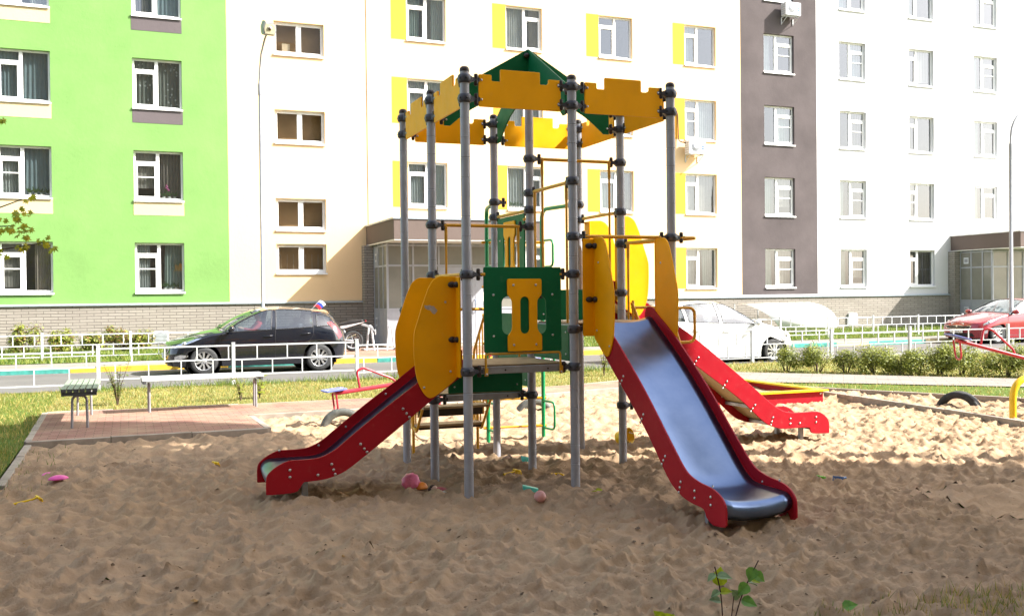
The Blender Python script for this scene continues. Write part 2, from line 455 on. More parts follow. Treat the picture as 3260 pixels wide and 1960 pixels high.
def post_mesh():
    mb = MB(); pr = [(.0405, -.25)]
    z0 = .02 + 1 / 6
    for k in range(20):
        z = z0 + k / 6
        pr += [(.0405, z - .013), (.0405, z - .012), (.0418, z - .008), (.0418, z - .005), (.0375, z - .0028), (.0375, z + .0028), (.0418, z + .005), (.0418, z + .008), (.0405, z + .012), (.0405, z + .013)]
    pr += [(.0405, 3.585)]
    mb.lathe(pr, 22)
    return mb.mesh('post', [MT['post']])
def cap_mesh():
    mb = MB(); mb.lathe([(.0425, 3.582), (.0425, 3.6), (.039, 3.614), (.026, 3.626), (1e-4, 3.63)], 22)
    return mb.mesh('post_cap', [MT['knob']])
_cl = {}
def clamp_mesh(dirs):
    if dirs in _cl: return _cl[dirs]
    mb = MB()
    mb.lathe([(.041, -.036), (.050, -.036), (.058, -.022), (.060, 0), (.058, .022), (.050, .036), (.041, .036)], 24)
    for k in range(6):
        a = R(30 + 60 * k); M = Matrix.Rotation(a, 4, 'Z') @ Matrix.Translation((.0592, 0, .002)) @ Matrix.Rotation(R(90), 4, 'Y')
        mb.lathe([(.012, -.006), (.012, .0022), (1e-4, .0022)], 10, 1, M)
    for d in dirs:
        M = Matrix.Rotation(R(DIR[d]), 4, 'Z')
        mb.grid([[V((x, hw * s[0], hh * s[1])) for s in ((-1, -1), (1, -1), (1, 1), (-1, 1))] for x, hw, hh in ((.05, .020, .030), (.07, .015, .020), (.095, .012, .015), (.135, .013, .017))], 0, False, M, True)
        mb.add([(.135, -.013, -.017), (.135, .013, -.017), (.135, .013, .017), (.135, -.013, .017)], [(0, 1, 2, 3)], 0, False, M)
        for zz in (1, -1):
            mb.lathe([(.017, .006 * zz), (.018, .020 * zz), (.018, .042 * zz), (.013, .05 * zz), (1e-4, .052 * zz)], 12, 2, M @ Matrix.Translation((.104, 0, 0)))
    _cl[dirs] = mb.mesh('clamp', [MT['clamp'], MT['black'], MT['knob']])
    return _cl[dirs]
pm, cm = post_mesh(), cap_mesh()
for k, (x, y) in POST.items():
    p = bpy.data.objects.new('post', pm); col.objects.link(p); p.parent = tower; p.location = (x, y, 0)
    if k in ('P1', 'P3', 'P5'): p.rotation_euler = (0, 0, .4)
    c = bpy.data.objects.new('post_cap', cm); col.objects.link(c); c.parent = p
    for z, d in CL[k]:
        q = bpy.data.objects.new('clamp', clamp_mesh(d)); col.objects.link(q); q.parent = p; q.location = (0, 0, z)
        q.rotation_euler = (0, 0, -p.rotation_euler.z)

# battlement boards
bat = fil2([(.126, 3.295), (.892, 3.295), (.892, 3.569), (.775, 3.569), (.775, 3.536), (.757, 3.518), (.694, 3.518), (.694, 3.624), (.324, 3.624), (.324, 3.518), (.244, 3.518), (.244, 3.571), (.126, 3.571)], .012, 3)
mb = MB(); plate(mb, [bat], .017, basis((0, 0, 0), (1, 0, 0), (0, 0, 1)))
for u in (.151, .867):
    for z in (3.522, 3.356):
        for s in (1, -1): dome(mb, (u, -.0085 * s, z), (0, -s, 0), .0105, 1)
batm = mb.mesh('battlement', [MT['orange'], MT['bolt']])
for (x, y, a) in [(0, 0, 0), (1, 0, 0), (0, 1, -90), (0, 2, -90), (2, 0, 90), (2, 1, 90), (0, 2, 0), (1, 2, 0)]:
    o = bpy.data.objects.new('battlement', batm); col.objects.link(o); o.parent = tower; o.location = (x, y, 0); o.rotation_euler = (0, 0, R(a))

# roof fins (a cross of four boards meeting under the top knob)
fin = [(.006, 4.09), (.872, 3.585), (.872, 3.300), (.812, 3.300), (.70, 3.395), (.60, 3.465), (.50, 3.52), (.36, 3.575), (.20, 3.622), (.006, 3.655)]
mb = MB(); plate(mb, [fin], .016, basis((0, 0, 0), (1, 0, 0), (0, 0, 1)))
for z in (3.522, 3.356):
    for s in (1, -1): dome(mb, (.85, .008 * s, z), (0, s, 0), .0105, 1)
fm = mb.mesh('roof_fin', [MT['green'], MT['bolt']])
for a in range(4):
    o = bpy.data.objects.new('roof_fin', fm); col.objects.link(o); o.parent = tower; o.location = (1, 1, 0); o.rotation_euler = (0, 0, R(90 * a))
mb = MB()
for a in (45, 225, 135, 315):
    q = V((math.cos(R(a)), math.sin(R(a)), 0)) * .035
    mb.ball((1 + q.x, 1 + q.y, 4.02), .034, 10, 0, None, (1, 1, .8))
mb.build('roof_knob', MT['knob'], tower)

# decks
def deck(x0, y0, z, front):
    mb = MB(); mb.bx(x0 + .055, x0 + .945, y0 + .055, y0 + .945, z - .012, z); mb.bx(x0 + .054, x0 + .946, y0 + .054, y0 + .946, z - .026, z - .0121, 1)
    d = mb.build('deck', [MT['plywood'], MT['darkwood']], tower, .003)
    mb = MB()
    for (a, b, c, e) in ((x0 + .12, x0 + .88, y0 + .012, y0 + .052), (x0 + .12, x0 + .88, y0 + .948, y0 + .988), (x0 + .012, x0 + .052, y0 + .12, y0 + .88), (x0 + .948, x0 + .988, y0 + .12, y0 + .88)):
        mb.bx(a, b, c, e, z - .075, z - .014)
    for u in (.35, .75): mb.lathe([(.009, 0), (.009, .003), (1e-4, .003)], 8, 1, basis((x0 + u, y0 + .0118, z - .045), (1, 0, 0), (0, 0, -1)) @ Matrix.Diagonal((1, 1, -1, 1)))
    mb.build('deck_beam', [MT['galv'], MT['black']], d, .003)
deck(0, 0, 1.083, True); deck(1, 0, 1.43, True); deck(0, 1, .752, True); deck(1, 1, 1.725, True)

# green riser boards under the steps between decks
def riser(ux, o, u0, u1, z0, z1):
    mb = MB(); plate(mb, [fil2([(u0, z0), (u1, z0), (u1, z1), (u0, z1)], .01, 2)], .016, basis(o, ux, (0, 0, 1)))
    n = V(ux).cross(V((0, 0, 1)))
    for u in (u0 + .06, u1 - .06):
        for z in (z0 + .06, z1 - .06):
            for s in (1, -1): dome(mb, V(o) + V(ux) * u + V((0, 0, z)) + n * (.008 * s), n * s, .01, 1)
    mb.build('riser_board', [MT['green'], MT['bolt']], tower)
riser((1, 0, 0), (0, 1, 0), .14, .90, .757, 1.0); riser((0, 1, 0), (1, 0, 0), .10, .92, 1.088, 1.405)
riser((1, 0, 0), (1, 1, 0), .07, .90, 1.435, 1.735); riser((0, 1, 0), (1, 1, 0), .08, .92, .78, 1.50)

# green window boards with the orange slotted tile
def slot(cx, w, z0, z1):
    r = w / 2; a = [(cx - r * math.cos(t), z1 - r + r * math.sin(t)) for t in [math.pi * i / 8 for i in range(9)]]
    b = [(cx + r * math.cos(t), z0 + r - r * math.sin(t)) for t in [math.pi * i / 8 for i in range(9)]]
    return a + b
def window_board(o, ux, u0, u1, z0, z1, uc, zlo):
    n = V(ux).cross(V((0, 0, 1)))
    mb = MB(); plate(mb, [fil2([(u0, z0), (u1, z0), (u1, z1), (u0, z1)], .014, 3), slot(uc - .15, .115, zlo, zlo + .33), slot(uc + .15, .115, zlo, zlo + .33)], .016, basis(o, ux, (0, 0, 1)))
    for u in (u0 + .085, u1 - .085):
        for z in (z0 + .14, z1 - .24):
            for s in (1, -1): dome(mb, V(o) + V(ux) * u + V((0, 0, z)) + n * (.008 * s), n * s, .0115, 1)
    g = mb.build('window_board', [MT['green'], MT['bolt']], tower)
    hw, hn, zt, zb = .161, .118, zlo + .48, zlo - .147
    tile = fil2([(uc - hw, zb), (uc + hw, zb), (uc + hw, zlo - .012), (uc + hn + .012, zlo + .02), (uc + hn, zlo + .05), (uc + hn, zlo + .285), (uc + hn + .012, zlo + .31), (uc + hw, zlo + .342), (uc + hw, zt), (uc - hw, zt), (uc - hw, zlo + .342), (uc - hn - .012, zlo + .31), (uc - hn, zlo + .285), (uc - hn, zlo + .05), (uc - hn - .012, zlo + .02), (uc - hw, zlo - .012)], .018, 3)
    mb = MB(); plate(mb, [tile, slot(uc, .082, zlo + .004, zlo + .326)], .014, basis(V(o) + n * .0155, ux, (0, 0, 1)))
    for u in (uc - .105, uc + .105):
        for z in (zb + .055, zt - .055): dome(mb, V(o) + V(ux) * u + V((0, 0, z)) + n * .0225, n, .011, 1)
    mb.build('window_tile', [MT['orange'], MT['bolt']], g)
    for s in (-1, 1):
        mb = MB()
        uu = u0 + .012 if s < 0 else u1 - .012
        mb.tube(fil([V(o) + V(ux) * (u0 + u1) / 2 + V((0, 0, z0 - .012)), V(o) + V(ux) * uu + V((0, 0, z0 - .012)), V(o) + V(ux) * uu + V((0, 0, z0 - .20)) + n * .012], .025), .0105, 8)
        mb.box(V(o) + V(ux) * uu + V((0, 0, z0 - .165)) + n * .02, (.03, .012, .07) if abs(ux[0]) > .5 else (.012, .03, .07))
        dome(mb, V(o) + V(ux) * uu + V((0, 0, z0 - .185)) + n * .026, n, .011, 1)
        a = .12 if s < 0 else .88
        mb.build('window_bracket', [MT['ytube'], MT['bolt']], g)
        mb = MB(); mb.tube([V(o) + V(ux) * a + V((0, 0, z1 - .062)), V(o) + V(ux) * (uu) + V((0, 0, z1 - .062))], .016, 10)
        mb.build('rail_stub', MT['ytube'], g)
window_board((0, 0, 0), (1, 0, 0), .151, .875, 1.192, 1.926, .5225, 1.345)
window_board((1, 2, 0), (0, -1, 0), .10, .86, 1.80, 2.50, .48, 1.965)

# yellow rails with hanging rods
def rail(a, b, z, rods=None, u=(.135, .872)):
    A, B = V((*a, z)), V((*b, z)); d = (B - A).normalized()
    mb = MB(); mb.tube([A + d * .115, B - d * .115], .0165, 12)
    if rods is not None:
        for k in u:
            p = A + d * k
            mb.tube([p, p - V((0, 0, .14)), p - V((0, 0, .175)), V((p.x, p.y, rods))], [.0155, .0155, .0115, .0115], 10)
    mb.build('guard_rail', MT['ytube'], tower)
rail((0, 1), (1, 1), 2.356, 1.083); rail((1, 1), (2, 1), 3.02, 1.725); rail((1, 0), (1, 1), 2.687, 1.43); rail((1, 1), (1, 2), 2.52)
rail((2, 1), (2, 2), 2.521); rail((1, 0), (2, 0), 2.2); rail((2, 0), (2, 1), 2.196, 1.43, (.85,)); rail((0, 0), (0, 1), 1.865)
rail((0, 2), (1, 2), 1.543)
mb = MB(); mb.tube(fil([(2.09, 0, 2.198), (2.255, 0, 2.198), (2.255, .06, 2.198), (2.06, .86, 2.196)], .05), .0165, 12)
mb.build('hand_loop', MT['ytube'], tower)
for yy in (.16, .84):
    mb = MB(); mb.tube(fil([(2.03, yy, 1.548), (2.34, yy, 1.548), (2.34, yy, 1.222), (2.03, yy, 1.222)], .07), .0145, 10); mb.tube([(2.045, yy, 1.62), (2.045, yy, 1.12)], .014, 8)
    mb.build('hand_loop', MT['ytube'], tower)
# climbing ladder beside the middle slide
mb = MB()
for yy in (.16, .84): mb.tube([(2.03, yy, 1.60), (2.10, yy, 1.43), (2.62, yy, -.15)], .017, 10)
for k in range(5): mb.tube([(2.16 + .1 * k, .16, 1.25 - .305 * k), (2.16 + .1 * k, .84, 1.25 - .305 * k)], .013, 8)
mb.build('climbing_ladder', MT['ytube'], tower)

# ---- slides: s is the distance outward from the deck edge, w the position across
def slide(o, out, acr, top, bot, bed, feet, bolts, w0=.21, w1=.79):
    o = V(o); out = V(out); acr = V(acr)
    P = lambda s, w, z: o + out * s + acr * w + V((0, 0, z))
    bedp = smooth2(bed, 4); mb = MB()
    rows = []
    n = 8
    for s, z in bedp: rows.append([P(s, w0 + .008 + (w1 - w0 - .016) * k / n, z + .040 * (abs(2 * k / n - 1) ** 2.4)) for k in range(n + 1)])
    mb.grid(rows)
    sl = mb.build('slide', MT['steel'], tower)
    sl.modifiers.new('thick', 'SOLIDIFY').thickness = .003
    prof = smooth2(top, 4)[:-1] + [top[-1]] + smooth2(bot, 4)
    for wi, wv in enumerate((w0, w1)):
        mb = MB(); side = -1 if wi == 0 else 1
        if (wi == 0 or out[0] > .5) and top[0][0] < -.1:
            prof0 = smooth2([(-.02, top[4][1] - .02)] + [q for q in top if q[0] > .07], 4) + smooth2([q for q in bot if q[0] > -.1], 4)
        else: prof0 = prof
        plate(mb, [prof0], .016, basis(P(0, wv + .008 * side, 0), out, (0, 0, 1)), .004)
        # inner lip that carries the steel
        for s, z in bolts: dome(mb, P(s, wv + .016 * side, z), acr * side, .0125, 1)
        for s, z in [b for b in bolts[::3]]: dome(mb, P(s, wv, z + .075), -acr * side, .0105, 1)
        lip = [(s, z + .045) for s, z in bedp if s < bed[-1][0] - .12]; lip2 = [(s, z + .004) for s, z in bedp if s < bed[-1][0] - .12]
        plate(mb, [lip + lip2[::-1]], .010, basis(P(0, wv - .0055 * side, 0), out, (0, 0, 1)), .002)
        mb.build('side_panel', [MT['red'], MT['bolt']], sl)
    ub = [(s, z - .012) for s, z in bedp if s < bed[-1][0] - .10]
    mb = MB(); mb.grid([[P(s, w0 + .002, z), P(s, w1 - .002, z)] for s, z in ub], 0, False); mb.grid([[P(s, w1 - .002, z - .014), P(s, w0 + .002, z - .014)] for s, z in ub], 0, False)
    for q in (.25, .5, .75):
        s, z = ub[int(q * (len(ub) - 1))]; mb.box(P(s, .5, z - .032), (.58, .05, .035) if abs(acr.x) > .5 else (.05, .58, .035), 1)
    mb.build('underside_board', [MT['tan'], MT['galv']], sl)
    for s, w, zt in feet:
        mb = MB(); mb.box(P(s, w, (zt - .3) / 2), (.045, .045, zt + .3)); mb.box(P(s + .02, w, zt - .01), (.09, .05, .02))
        mb.build('support_leg', MT['galv'], sl, .003)
    return sl
topA = [(-.02, 1.215), (.10, 1.155), (.358, .964), (.697, .726), (.992, .503), (1.07, .441), (1.128, .404), (1.185, .377), (1.242, .36), (1.317, .353), (1.40, .353), (1.484, .351), (1.558, .323), (1.623, .281), (1.664, .225), (1.668, .09)]
botA = [(1.66, .085), (1.534, .083), (1.442, .089), (1.404, .11), (1.366, .163), (1.32, .169), (1.188, .178), (1.092, .204), (1.015, .236), (.898, .314), (.6, .532), (.243, .802), (-.02, .99)]
bedA = [(-.055, 1.086), (.0, 1.08), (.07, 1.045), (.36, .83), (.7, .58), (.95, .385), (1.06, .30), (1.14, .262), (1.22, .25), (1.35, .25), (1.50, .25), (1.58, .245), (1.625, .215), (1.64, .175), (1.625, .13), (1.58, .10)]
bA = [(1.476, .275), (1.476, .217), (1.248, .218), (1.133, .299), (1.118, .252), (1.106, .215), (.889, .451), (.858, .41), (.835, .38), (.52, .727), (.488, .686), (.465, .654)]
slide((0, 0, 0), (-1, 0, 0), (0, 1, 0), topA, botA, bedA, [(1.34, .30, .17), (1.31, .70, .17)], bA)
topB = [(-.14, 1.50), (-.11, 1.555), (-.06, 1.568), (.02, 1.55), (.08, 1.50), (.42, 1.29), (.9, .915), (1.3, .555), (1.42, .45), (1.47, .405), (1.575, .335), (1.715, .298), (1.88, .281), (1.97, .258), (2.03, .225), (2.07, .17), (2.075, .05)]
botB = [(2.05, .03), (1.91, .018), (1.825, .055), (1.782, .108), (1.63, .121), (1.49, .146), (1.35, .205), (1.23, .298), (.898, .61), (.216, 1.138), (.02, 1.29), (-.14, 1.40)]
bedB = [(-.055, 1.433), (.0, 1.427), (.07, 1.388), (.5, 1.09), (.9, .765), (1.25, .445), (1.38, .325), (1.46, .258), (1.55, .205), (1.64, .187), (1.78, .183), (1.95, .180), (2.0, .168), (2.035, .135), (2.035, .09), (2.0, .055), (1.95, .04)]
bB = [(1.885, .215), (1.885, .157), (1.67, .222), (1.67, .168), (1.473, .255), (1.46, .209), (1.445, .17), (1.245, .416), (1.217, .379), (1.192, .346), (.902, .704), (.874, .665), (.852, .636), (.562, .99), (.533, .951), (.506, .921)]
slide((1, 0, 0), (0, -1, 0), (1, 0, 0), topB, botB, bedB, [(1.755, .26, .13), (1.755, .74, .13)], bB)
topC = [(-.14, 1.80), (-.11, 1.855), (-.06, 1.868), (.02, 1.85), (.08, 1.80), (.775, 1.345), (1.004, 1.192), (1.659, .696), (1.947, .464), (2.049, .397), (2.137, .358), (2.241, .34), (2.40, .336), (2.542, .337), (2.618, .324), (2.695, .276), (2.74, .21), (2.747, .085)]
botC = [(2.735, .079), (2.525, .089), (2.48, .126), (2.457, .158), (2.25, .163), (2.091, .167), (1.973, .199), (1.843, .267), (1.515, .545), (.961, .93), (.30, 1.40), (.02, 1.60), (-.14, 1.70)]
bedC = [(-.055, 1.728), (.0, 1.722), (.07, 1.683), (.8, 1.20), (1.3, .83), (1.7, .52), (1.93, .335), (2.03, .27), (2.12, .238), (2.25, .228), (2.45, .228), (2.60, .225), (2.67, .205), (2.705, .17), (2.70, .125), (2.66, .10)]
bC = [(2.56, .272), (2.56, .215), (2.337, .215), (2.209, .273), (2.208, .217), (1.976, .299), (1.959, .252), (1.947, .217), (1.74, .448), (1.708, .412), (1.683, .381), (1.38, .723), (1.348, .683), (1.326, .652), (1.024, .995), (.992, .957), (.968, .925), (.6, 1.25), (.57, 1.21), (.55, 1.18)]
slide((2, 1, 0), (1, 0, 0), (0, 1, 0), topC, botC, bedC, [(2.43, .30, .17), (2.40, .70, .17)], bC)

# hoods at the slide tops: a bent yellow board on each side
hd = smooth2([(.0, .768), (.04, .772), (.12, .774), (.155, .772), (.197, .75), (.235, .705), (.291, .574), (.34, .424), (.377, .315), (.386, .235), (.384, .08), (.366, -.087), (.324, -.195), (.285, -.25), (.255, -.27), (.225, -.268), (.176, -.243), (.03, -.135), (.0, -.10)], 3)
def hood(o, out, acr, z, w, side, chip=False):
    o = V(o); out = V(out); acr = V(acr)
    mb = MB(); M = basis(o + acr * w + out * .035 + V((0, 0, z)), out, (0, 0, 1))
    plate(mb, [hd], .014, M, .004)
    fl = .115; f0 = w + fl * side
    a, b = sorted((f0, w + .004 * side))
    plate(mb, [fil2([(a, -.10), (b, -.10), (b, .765), (a, .765)], .01, 2)], .014, basis(o + out * .038 + V((0, 0, z)), acr, (0, 0, 1)), .003)
    # rounded bend between the two faces
    mb.lathe([(.0105, -.098), (.0105, .762)], 10, 0, Matrix.Translation(o + acr * (w - .003 * side) + out * .0385 + V((0, 0, z))))
    n = acr.cross(V((0, 0, 1)))
    for zz in (.70, .225):
        for (pos, nr) in ((o + acr * (w + .055 * side) + out * .046, out),):
            c = pos + V((0, 0, z + zz)); q = basis(c, acr, (0, 0, 1))
            if (q.to_3x3() @ V((0, 0, 1))).dot(out) < 0: q = basis(c, -acr, (0, 0, 1))
            mb.lathe([(.036, 0), (.034, .016), (.022, .028), (1e-4, .031)], 14, 1, q @ Matrix.Diagonal((1, .72, 1, 1)))
        c = o + acr * (w - (-.007) * side) + out * .075 + V((0, 0, z + zz))
        q = basis(c, out, (0, 0, 1))
        if (q.to_3x3() @ V((0, 0, 1))).dot(acr * side) < 0: q = basis(c, -out, (0, 0, 1))
        mb.lathe([(.036, 0), (.034, .014), (.022, .024), (1e-4, .027)], 14, 1, q @ Matrix.Diagonal((1.05, .75, 1, 1)))
    for s, zz in ((.10, .55), (.30, -.18), (.06, -.05)):
        for k in (1, -1): dome(mb, o + out * (s + .035) + acr * (w + .007 * k) + V((0, 0, z + zz)), acr * k, .011, 2)
    ob = mb.build('slide_hood', [MT['orange'], MT['knob'], MT['bolt']], tower)
    if chip:
        mb = MB(); ch = [(.172, .480), (.19, .497), (.205, .518), (.225, .517), (.243, .527), (.262, .522), (.29, .526), (.284, .500), (.262, .487), (.24, .484), (.217, .455), (.198, .447), (.185, .462)]
        plate(mb, [[(a, b) for a, b in ch]], .0016, basis(o + acr * (w + .0076 * side) + out * .035 + V((0, 0, z)), out, (0, 0, 1)), .0004)
        mb.build('worn_patch', M_simple('bare_board', (.50, .40, .34), .8, var=.25, vscale=30), ob)
for (o, out, acr, z) in (((0, 0, 0), (-1, 0, 0), (0, 1, 0), 1.08), ((1, 0, 0), (0, -1, 0), (1, 0, 0), 1.413), ((2, 1, 0), (1, 0, 0), (0, 1, 0), 1.722)):
    hood(o, out, acr, z, .187, -1, out[0] < 0); hood(o, out, acr, z, .813, 1)

# stairs at the back
mb = MB(); mb.bx(.20, .95, 2.06, 2.30, .488, .512); mb.bx(.21, .94, 2.275, 2.295, .385, .487, 1)
st = mb.build('stair_tread', [MT['plywood'], MT['darkwood']], tower, .003)
mb = MB(); mb.bx(.22, .97, 2.34, 2.58, .262, .288); mb.bx(.24, .95, 2.36, 2.56, .236, .2615, 1); mb.build('stair_tread', [MT['plywood'], MT['darkwood']], tower, .003)
for xx in (.215, .962):
    mb = MB()
    mb.tube([(xx, 2.52, -.1), (xx, 2.52, .50)], .016, 10)
    mb.tube(fil([(xx, 2.03, 1.66), (xx, 2.12, 1.62), (xx, 2.62, 1.06), (xx, 2.62, .30), (xx, 2.40, .20), (xx, 2.03, .62)], .06), .0145, 10)
    for k in range(5):
        yy = 2.12 + .1 * k; mb.tube([(xx, yy, 1.60 - 1.1 * (yy - 2.12)), (xx, yy, .55 - .85 * (yy - 2.12))], .009, 8)
    mb.tube(fil([(xx, 2.3, .50), (xx, 2.66, .50), (xx, 2.66, .24), (xx, 2.4, .24)], .05), .0135, 8)
    mb.build('stair_rail', MT['ytube'], tower)

# green arched climber with yellow rungs
mb = MB()
mb.tube(fil([(1.225, 2.895, -.15), (1.232, 2.895, 2.70), (1.03, 2.09, 2.69)], .13, 7), .0235, 12); mb.tube(fil([(1.896, 2.82, -.15), (1.90, 2.82, 2.70), (1.97, 2.09, 2.69)], .13, 7), .0235, 12)
for x, y in ((1.228, 2.895), (1.897, 2.82)):
    for z0, z1 in ((.115, .435), (.85, 1.17), (2.02, 2.33)):
        mb.tube(fil([(x, y, z0), (x + .03, y - .26, z0), (x + .03, y - .26, z1), (x, y, z1)], .07), .0135, 10)
cl = mb.build('arch_climber', MT['gtube'], tower)
mb = MB()
for z in (.14, .47, .80, 1.13, 1.46, 1.79, 2.31):
    mb.tube([(1.17, 2.905, z), (1.33, 2.885, z), (1.34, 2.883, z), (1.78, 2.835, z), (1.80, 2.832, z), (1.93, 2.815, z)], [.017, .017, .013, .013, .017, .017], 10)
mb.build('rung', MT['ytube'], cl)
# ================================================================== the apartment house across the road
BL = (0, 24.127, 0); BR = R(.628)
house = thing('apartment_building', 'long apartment house with lime green, cream, dark grey and white walls on a brick plinth', 'building', BL, BR)
W_GREEN = M_stucco('green_stucco', (.185, .345, .105), .13)
W_CREAM = M_stucco('apricot_stucco', (.85, .605, .35), .03)
W_GREY = M_stucco('grey_brown_stucco', (.102, .086, .087), .22)
W_WHITE = M_stucco('white_stucco', (.62, .62, .625), .05)
A_CREAM = M_stucco('cream_panel', (.62, .50, .30), .03); A_GREY = M_stucco('grey_panel', (.13, .11, .115), .08); A_YEL = M_stucco('yellow_panel', (.64, .325, .05), .04)
BRICK = M_brick('plinth_brick', (.30, .27, .235), (.35, .32, .28), (.075, .066, .058))
CANOPY = M_stucco('canopy_stucco', (.145, .113, .10), .08)
FLASH = M_simple('zinc_flashing', (.36, .42, .46), .45, .3, var=.1)
ALU = M_simple('grey_aluminium', (.34, .355, .39), .45, .1, var=.06)
SOFF = M_simple('white_soffit', (.66, .65, .62), .6, var=.05)
GLASS = M_glass('window_glass', (.60, .645, .65), .15)
GLASS_ST = M_glass('stair_glass', (.66, .60, .50), .10)
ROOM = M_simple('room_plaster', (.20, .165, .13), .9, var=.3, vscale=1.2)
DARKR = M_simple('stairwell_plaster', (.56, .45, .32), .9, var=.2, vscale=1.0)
def curtain_mat(name, c, tr=.35, dots=None):
    x = NM(name); vec = x.coord()
    cc = x.ramp(x.noise(vec, 5, 4), [(.3, tuple(k * .85 for k in c)), (.7, c)])
    if dots:
        v = x.n('ShaderNodeTexVoronoi'); v.inputs['Scale'].default_value = 8.5; x.l(x.coord((1, .01, .8)), v.inputs['Vector'])
        cc = x.mix(x.ramp(v.outputs['Distance'], [(.20, (1, 1, 1)), (.27, (0, 0, 0))]), cc, dots)
    d = x.n('ShaderNodeBsdfDiffuse'); x.l(cc, d.inputs[0]); t = x.n('ShaderNodeBsdfTranslucent'); x.l(cc, t.inputs[0])
    m = x.n('ShaderNodeMixShader'); m.inputs[0].default_value = tr
    x.l(d.outputs[0], m.inputs[1]); x.l(t.outputs[0], m.inputs[2]); x.l(m.outputs[0], x.out.inputs[0]); return x.m
CUR = {'sheer': curtain_mat('sheer_curtain', (.60, .62, .60)), 'green': curtain_mat('grey_green_curtain', (.42, .50, .45)), 'blue': curtain_mat('blue_grey_curtain', (.34, .43, .46)),
       'beige': curtain_mat('beige_curtain', (.62, .50, .42)), 'dots': curtain_mat('dotted_curtain', (.26, .275, .245), .3, (.72, .74, .70)), 'white': curtain_mat('white_curtain', (.72, .72, .70)),
       'brown': curtain_mat('brown_blind', (.38, .34, .30), .2), 'dark': curtain_mat('dark_drape', (.20, .17, .15), .2)}
PINK = M_simple('flower_petal', (.5, .10, .28), .6); PLANT = M_leaf('pot_plant_leaf', (.05, .11, .03)); POT = M_simple('flower_pot', (.55, .53, .5), .5)

SILL = lambda f: 1.94 + 2.8 * (f - 1)
HW = 1.51
VGL = M_simple('frosted_glass', (.21, .205, .175), .12, var=.12, vscale=1.5)
WIN = []   # xa, xb, za, zb, kind
def colw(xa, xb, floors, **k):
    for f in floors: WIN.append(dict(xa=xa, xb=xb, za=SILL(f), zb=SILL(f) + HW, f=f, **k))
F5 = range(1, 7)
colw(-9.75, -8.33, F5, c='Z', s='L', sp=.5); colw(-6.14, -4.72, F5, c='A', s='L', sp=.45); colw(-2.46, -1.035, F5, c='B', s='L', sp=.485)
colw(6.15, 7.535, range(2, 7), c='D', s='L', sp=.5); colw(9.74, 11.12, F5, c='E', s='R', sp=.52); colw(13.36, 14.74, F5, c='M', s='L', sp=.5)
colw(16.96, 18.345, F5, c='F', s='L', sp=.43); colw(20.545, 21.975, F5, c='G', s='R', sp=.43); colw(24.195, 25.555, F5, c='H', s='R', sp=.44)
colw(27.815, 29.165, F5, c='I', s='L', sp=.36); colw(31.415, 32.775, range(2, 7), c='J', s='R', sp=.42); colw(35.0, 36.4, F5, c='K', s='L', sp=.45)
for za, zb in ((2.52, 3.45), (3.90, 4.91), (6.69, 7.74), (9.51, 10.56), (12.31, 13.36), (15.1, 16.15)): WIN.append(dict(xa=1.765, xb=3.37, za=za, zb=zb, f=0, c='S', s='', sp=.5))

def wall(name, x0, x1, z0, z1, mat, y=0.0, depth=.17):
    ops = [q for q in WIN if q['xa'] >= x0 - .01 and q['xb'] <= x1 + .01 and q['zb'] < z1 and q['za'] > z0]
    xs = sorted({x0, x1, *[q['xa'] for q in ops], *[q['xb'] for q in ops]}); zs = sorted({z0, z1, *[q['za'] for q in ops], *[q['zb'] for q in ops]})
    mb = MB()
    for i in range(len(xs) - 1):
        for j in range(len(zs) - 1):
            cx, cz = (xs[i] + xs[i + 1]) / 2, (zs[j] + zs[j + 1]) / 2
            if any(q['xa'] < cx < q['xb'] and q['za'] < cz < q['zb'] for q in ops): continue
            mb.add([(xs[i], y, zs[j]), (xs[i + 1], y, zs[j]), (xs[i + 1], y, zs[j + 1]), (xs[i], y, zs[j + 1])], [(0, 1, 2, 3)])
    for q in ops:
        a, b, c, d = q['xa'], q['xb'], q['za'], q['zb']; e = y + depth + .12
        mb.add([(a, y, c), (b, y, c), (b, y, d), (a, y, d), (a, e, c), (b, e, c), (b, e, d), (a, e, d)], [(0, 4, 5, 1), (1, 5, 6, 2), (2, 6, 7, 3), (3, 7, 4, 0)])
    return mb.build(name, mat, house)
ZT = 27.5
wall('green_wall', -14, .31, 1.6, ZT, W_GREEN); wall('stair_wall', .31, 4.745, 1.6, ZT, W_CREAM); wall('cream_wall', 4.775, 19.46, 1.6, ZT, W_CREAM)
wall('grey_wall', 19.46, 23.06, 1.66, ZT, W_GREY); wall('white_wall', 23.06, 48, 1.6, ZT, W_WHITE)
mb = MB(); mb.bx(19.46, 23.06, .0, .05, 1.6, 1.66); mb.build('grey_wall_base', W_WHITE, house)
mb = MB(); mb.bx(4.70, 4.82, .05, .08, 1.6, ZT); mb.build('expansion_joint', W_CREAM, house)
mb = MB(); mb.bx(-14, 48, 14, 14.2, -.5, ZT); mb.bx(-14.2, -14, 0, 14.2, -.5, ZT); mb.bx(48, 48.2, 0, 14.2, -.5, ZT); mb.build('rear_walls', W_WHITE, house)
mb = MB(); mb.bx(-14.4, 48.4, -.3, 14.4, ZT, ZT + .3); mb.build('roof', FLASH, house)
mb = MB()
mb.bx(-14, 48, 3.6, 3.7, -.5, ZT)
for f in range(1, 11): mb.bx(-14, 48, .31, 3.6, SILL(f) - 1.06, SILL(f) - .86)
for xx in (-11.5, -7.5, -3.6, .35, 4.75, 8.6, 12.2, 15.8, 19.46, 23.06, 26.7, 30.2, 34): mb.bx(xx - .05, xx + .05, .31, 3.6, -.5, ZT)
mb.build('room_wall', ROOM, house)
mb = MB(); mb.bx(.5, 4.6, .5, .55, 1.6, ZT); mb.build('stairwell_wall', DARKR, house)
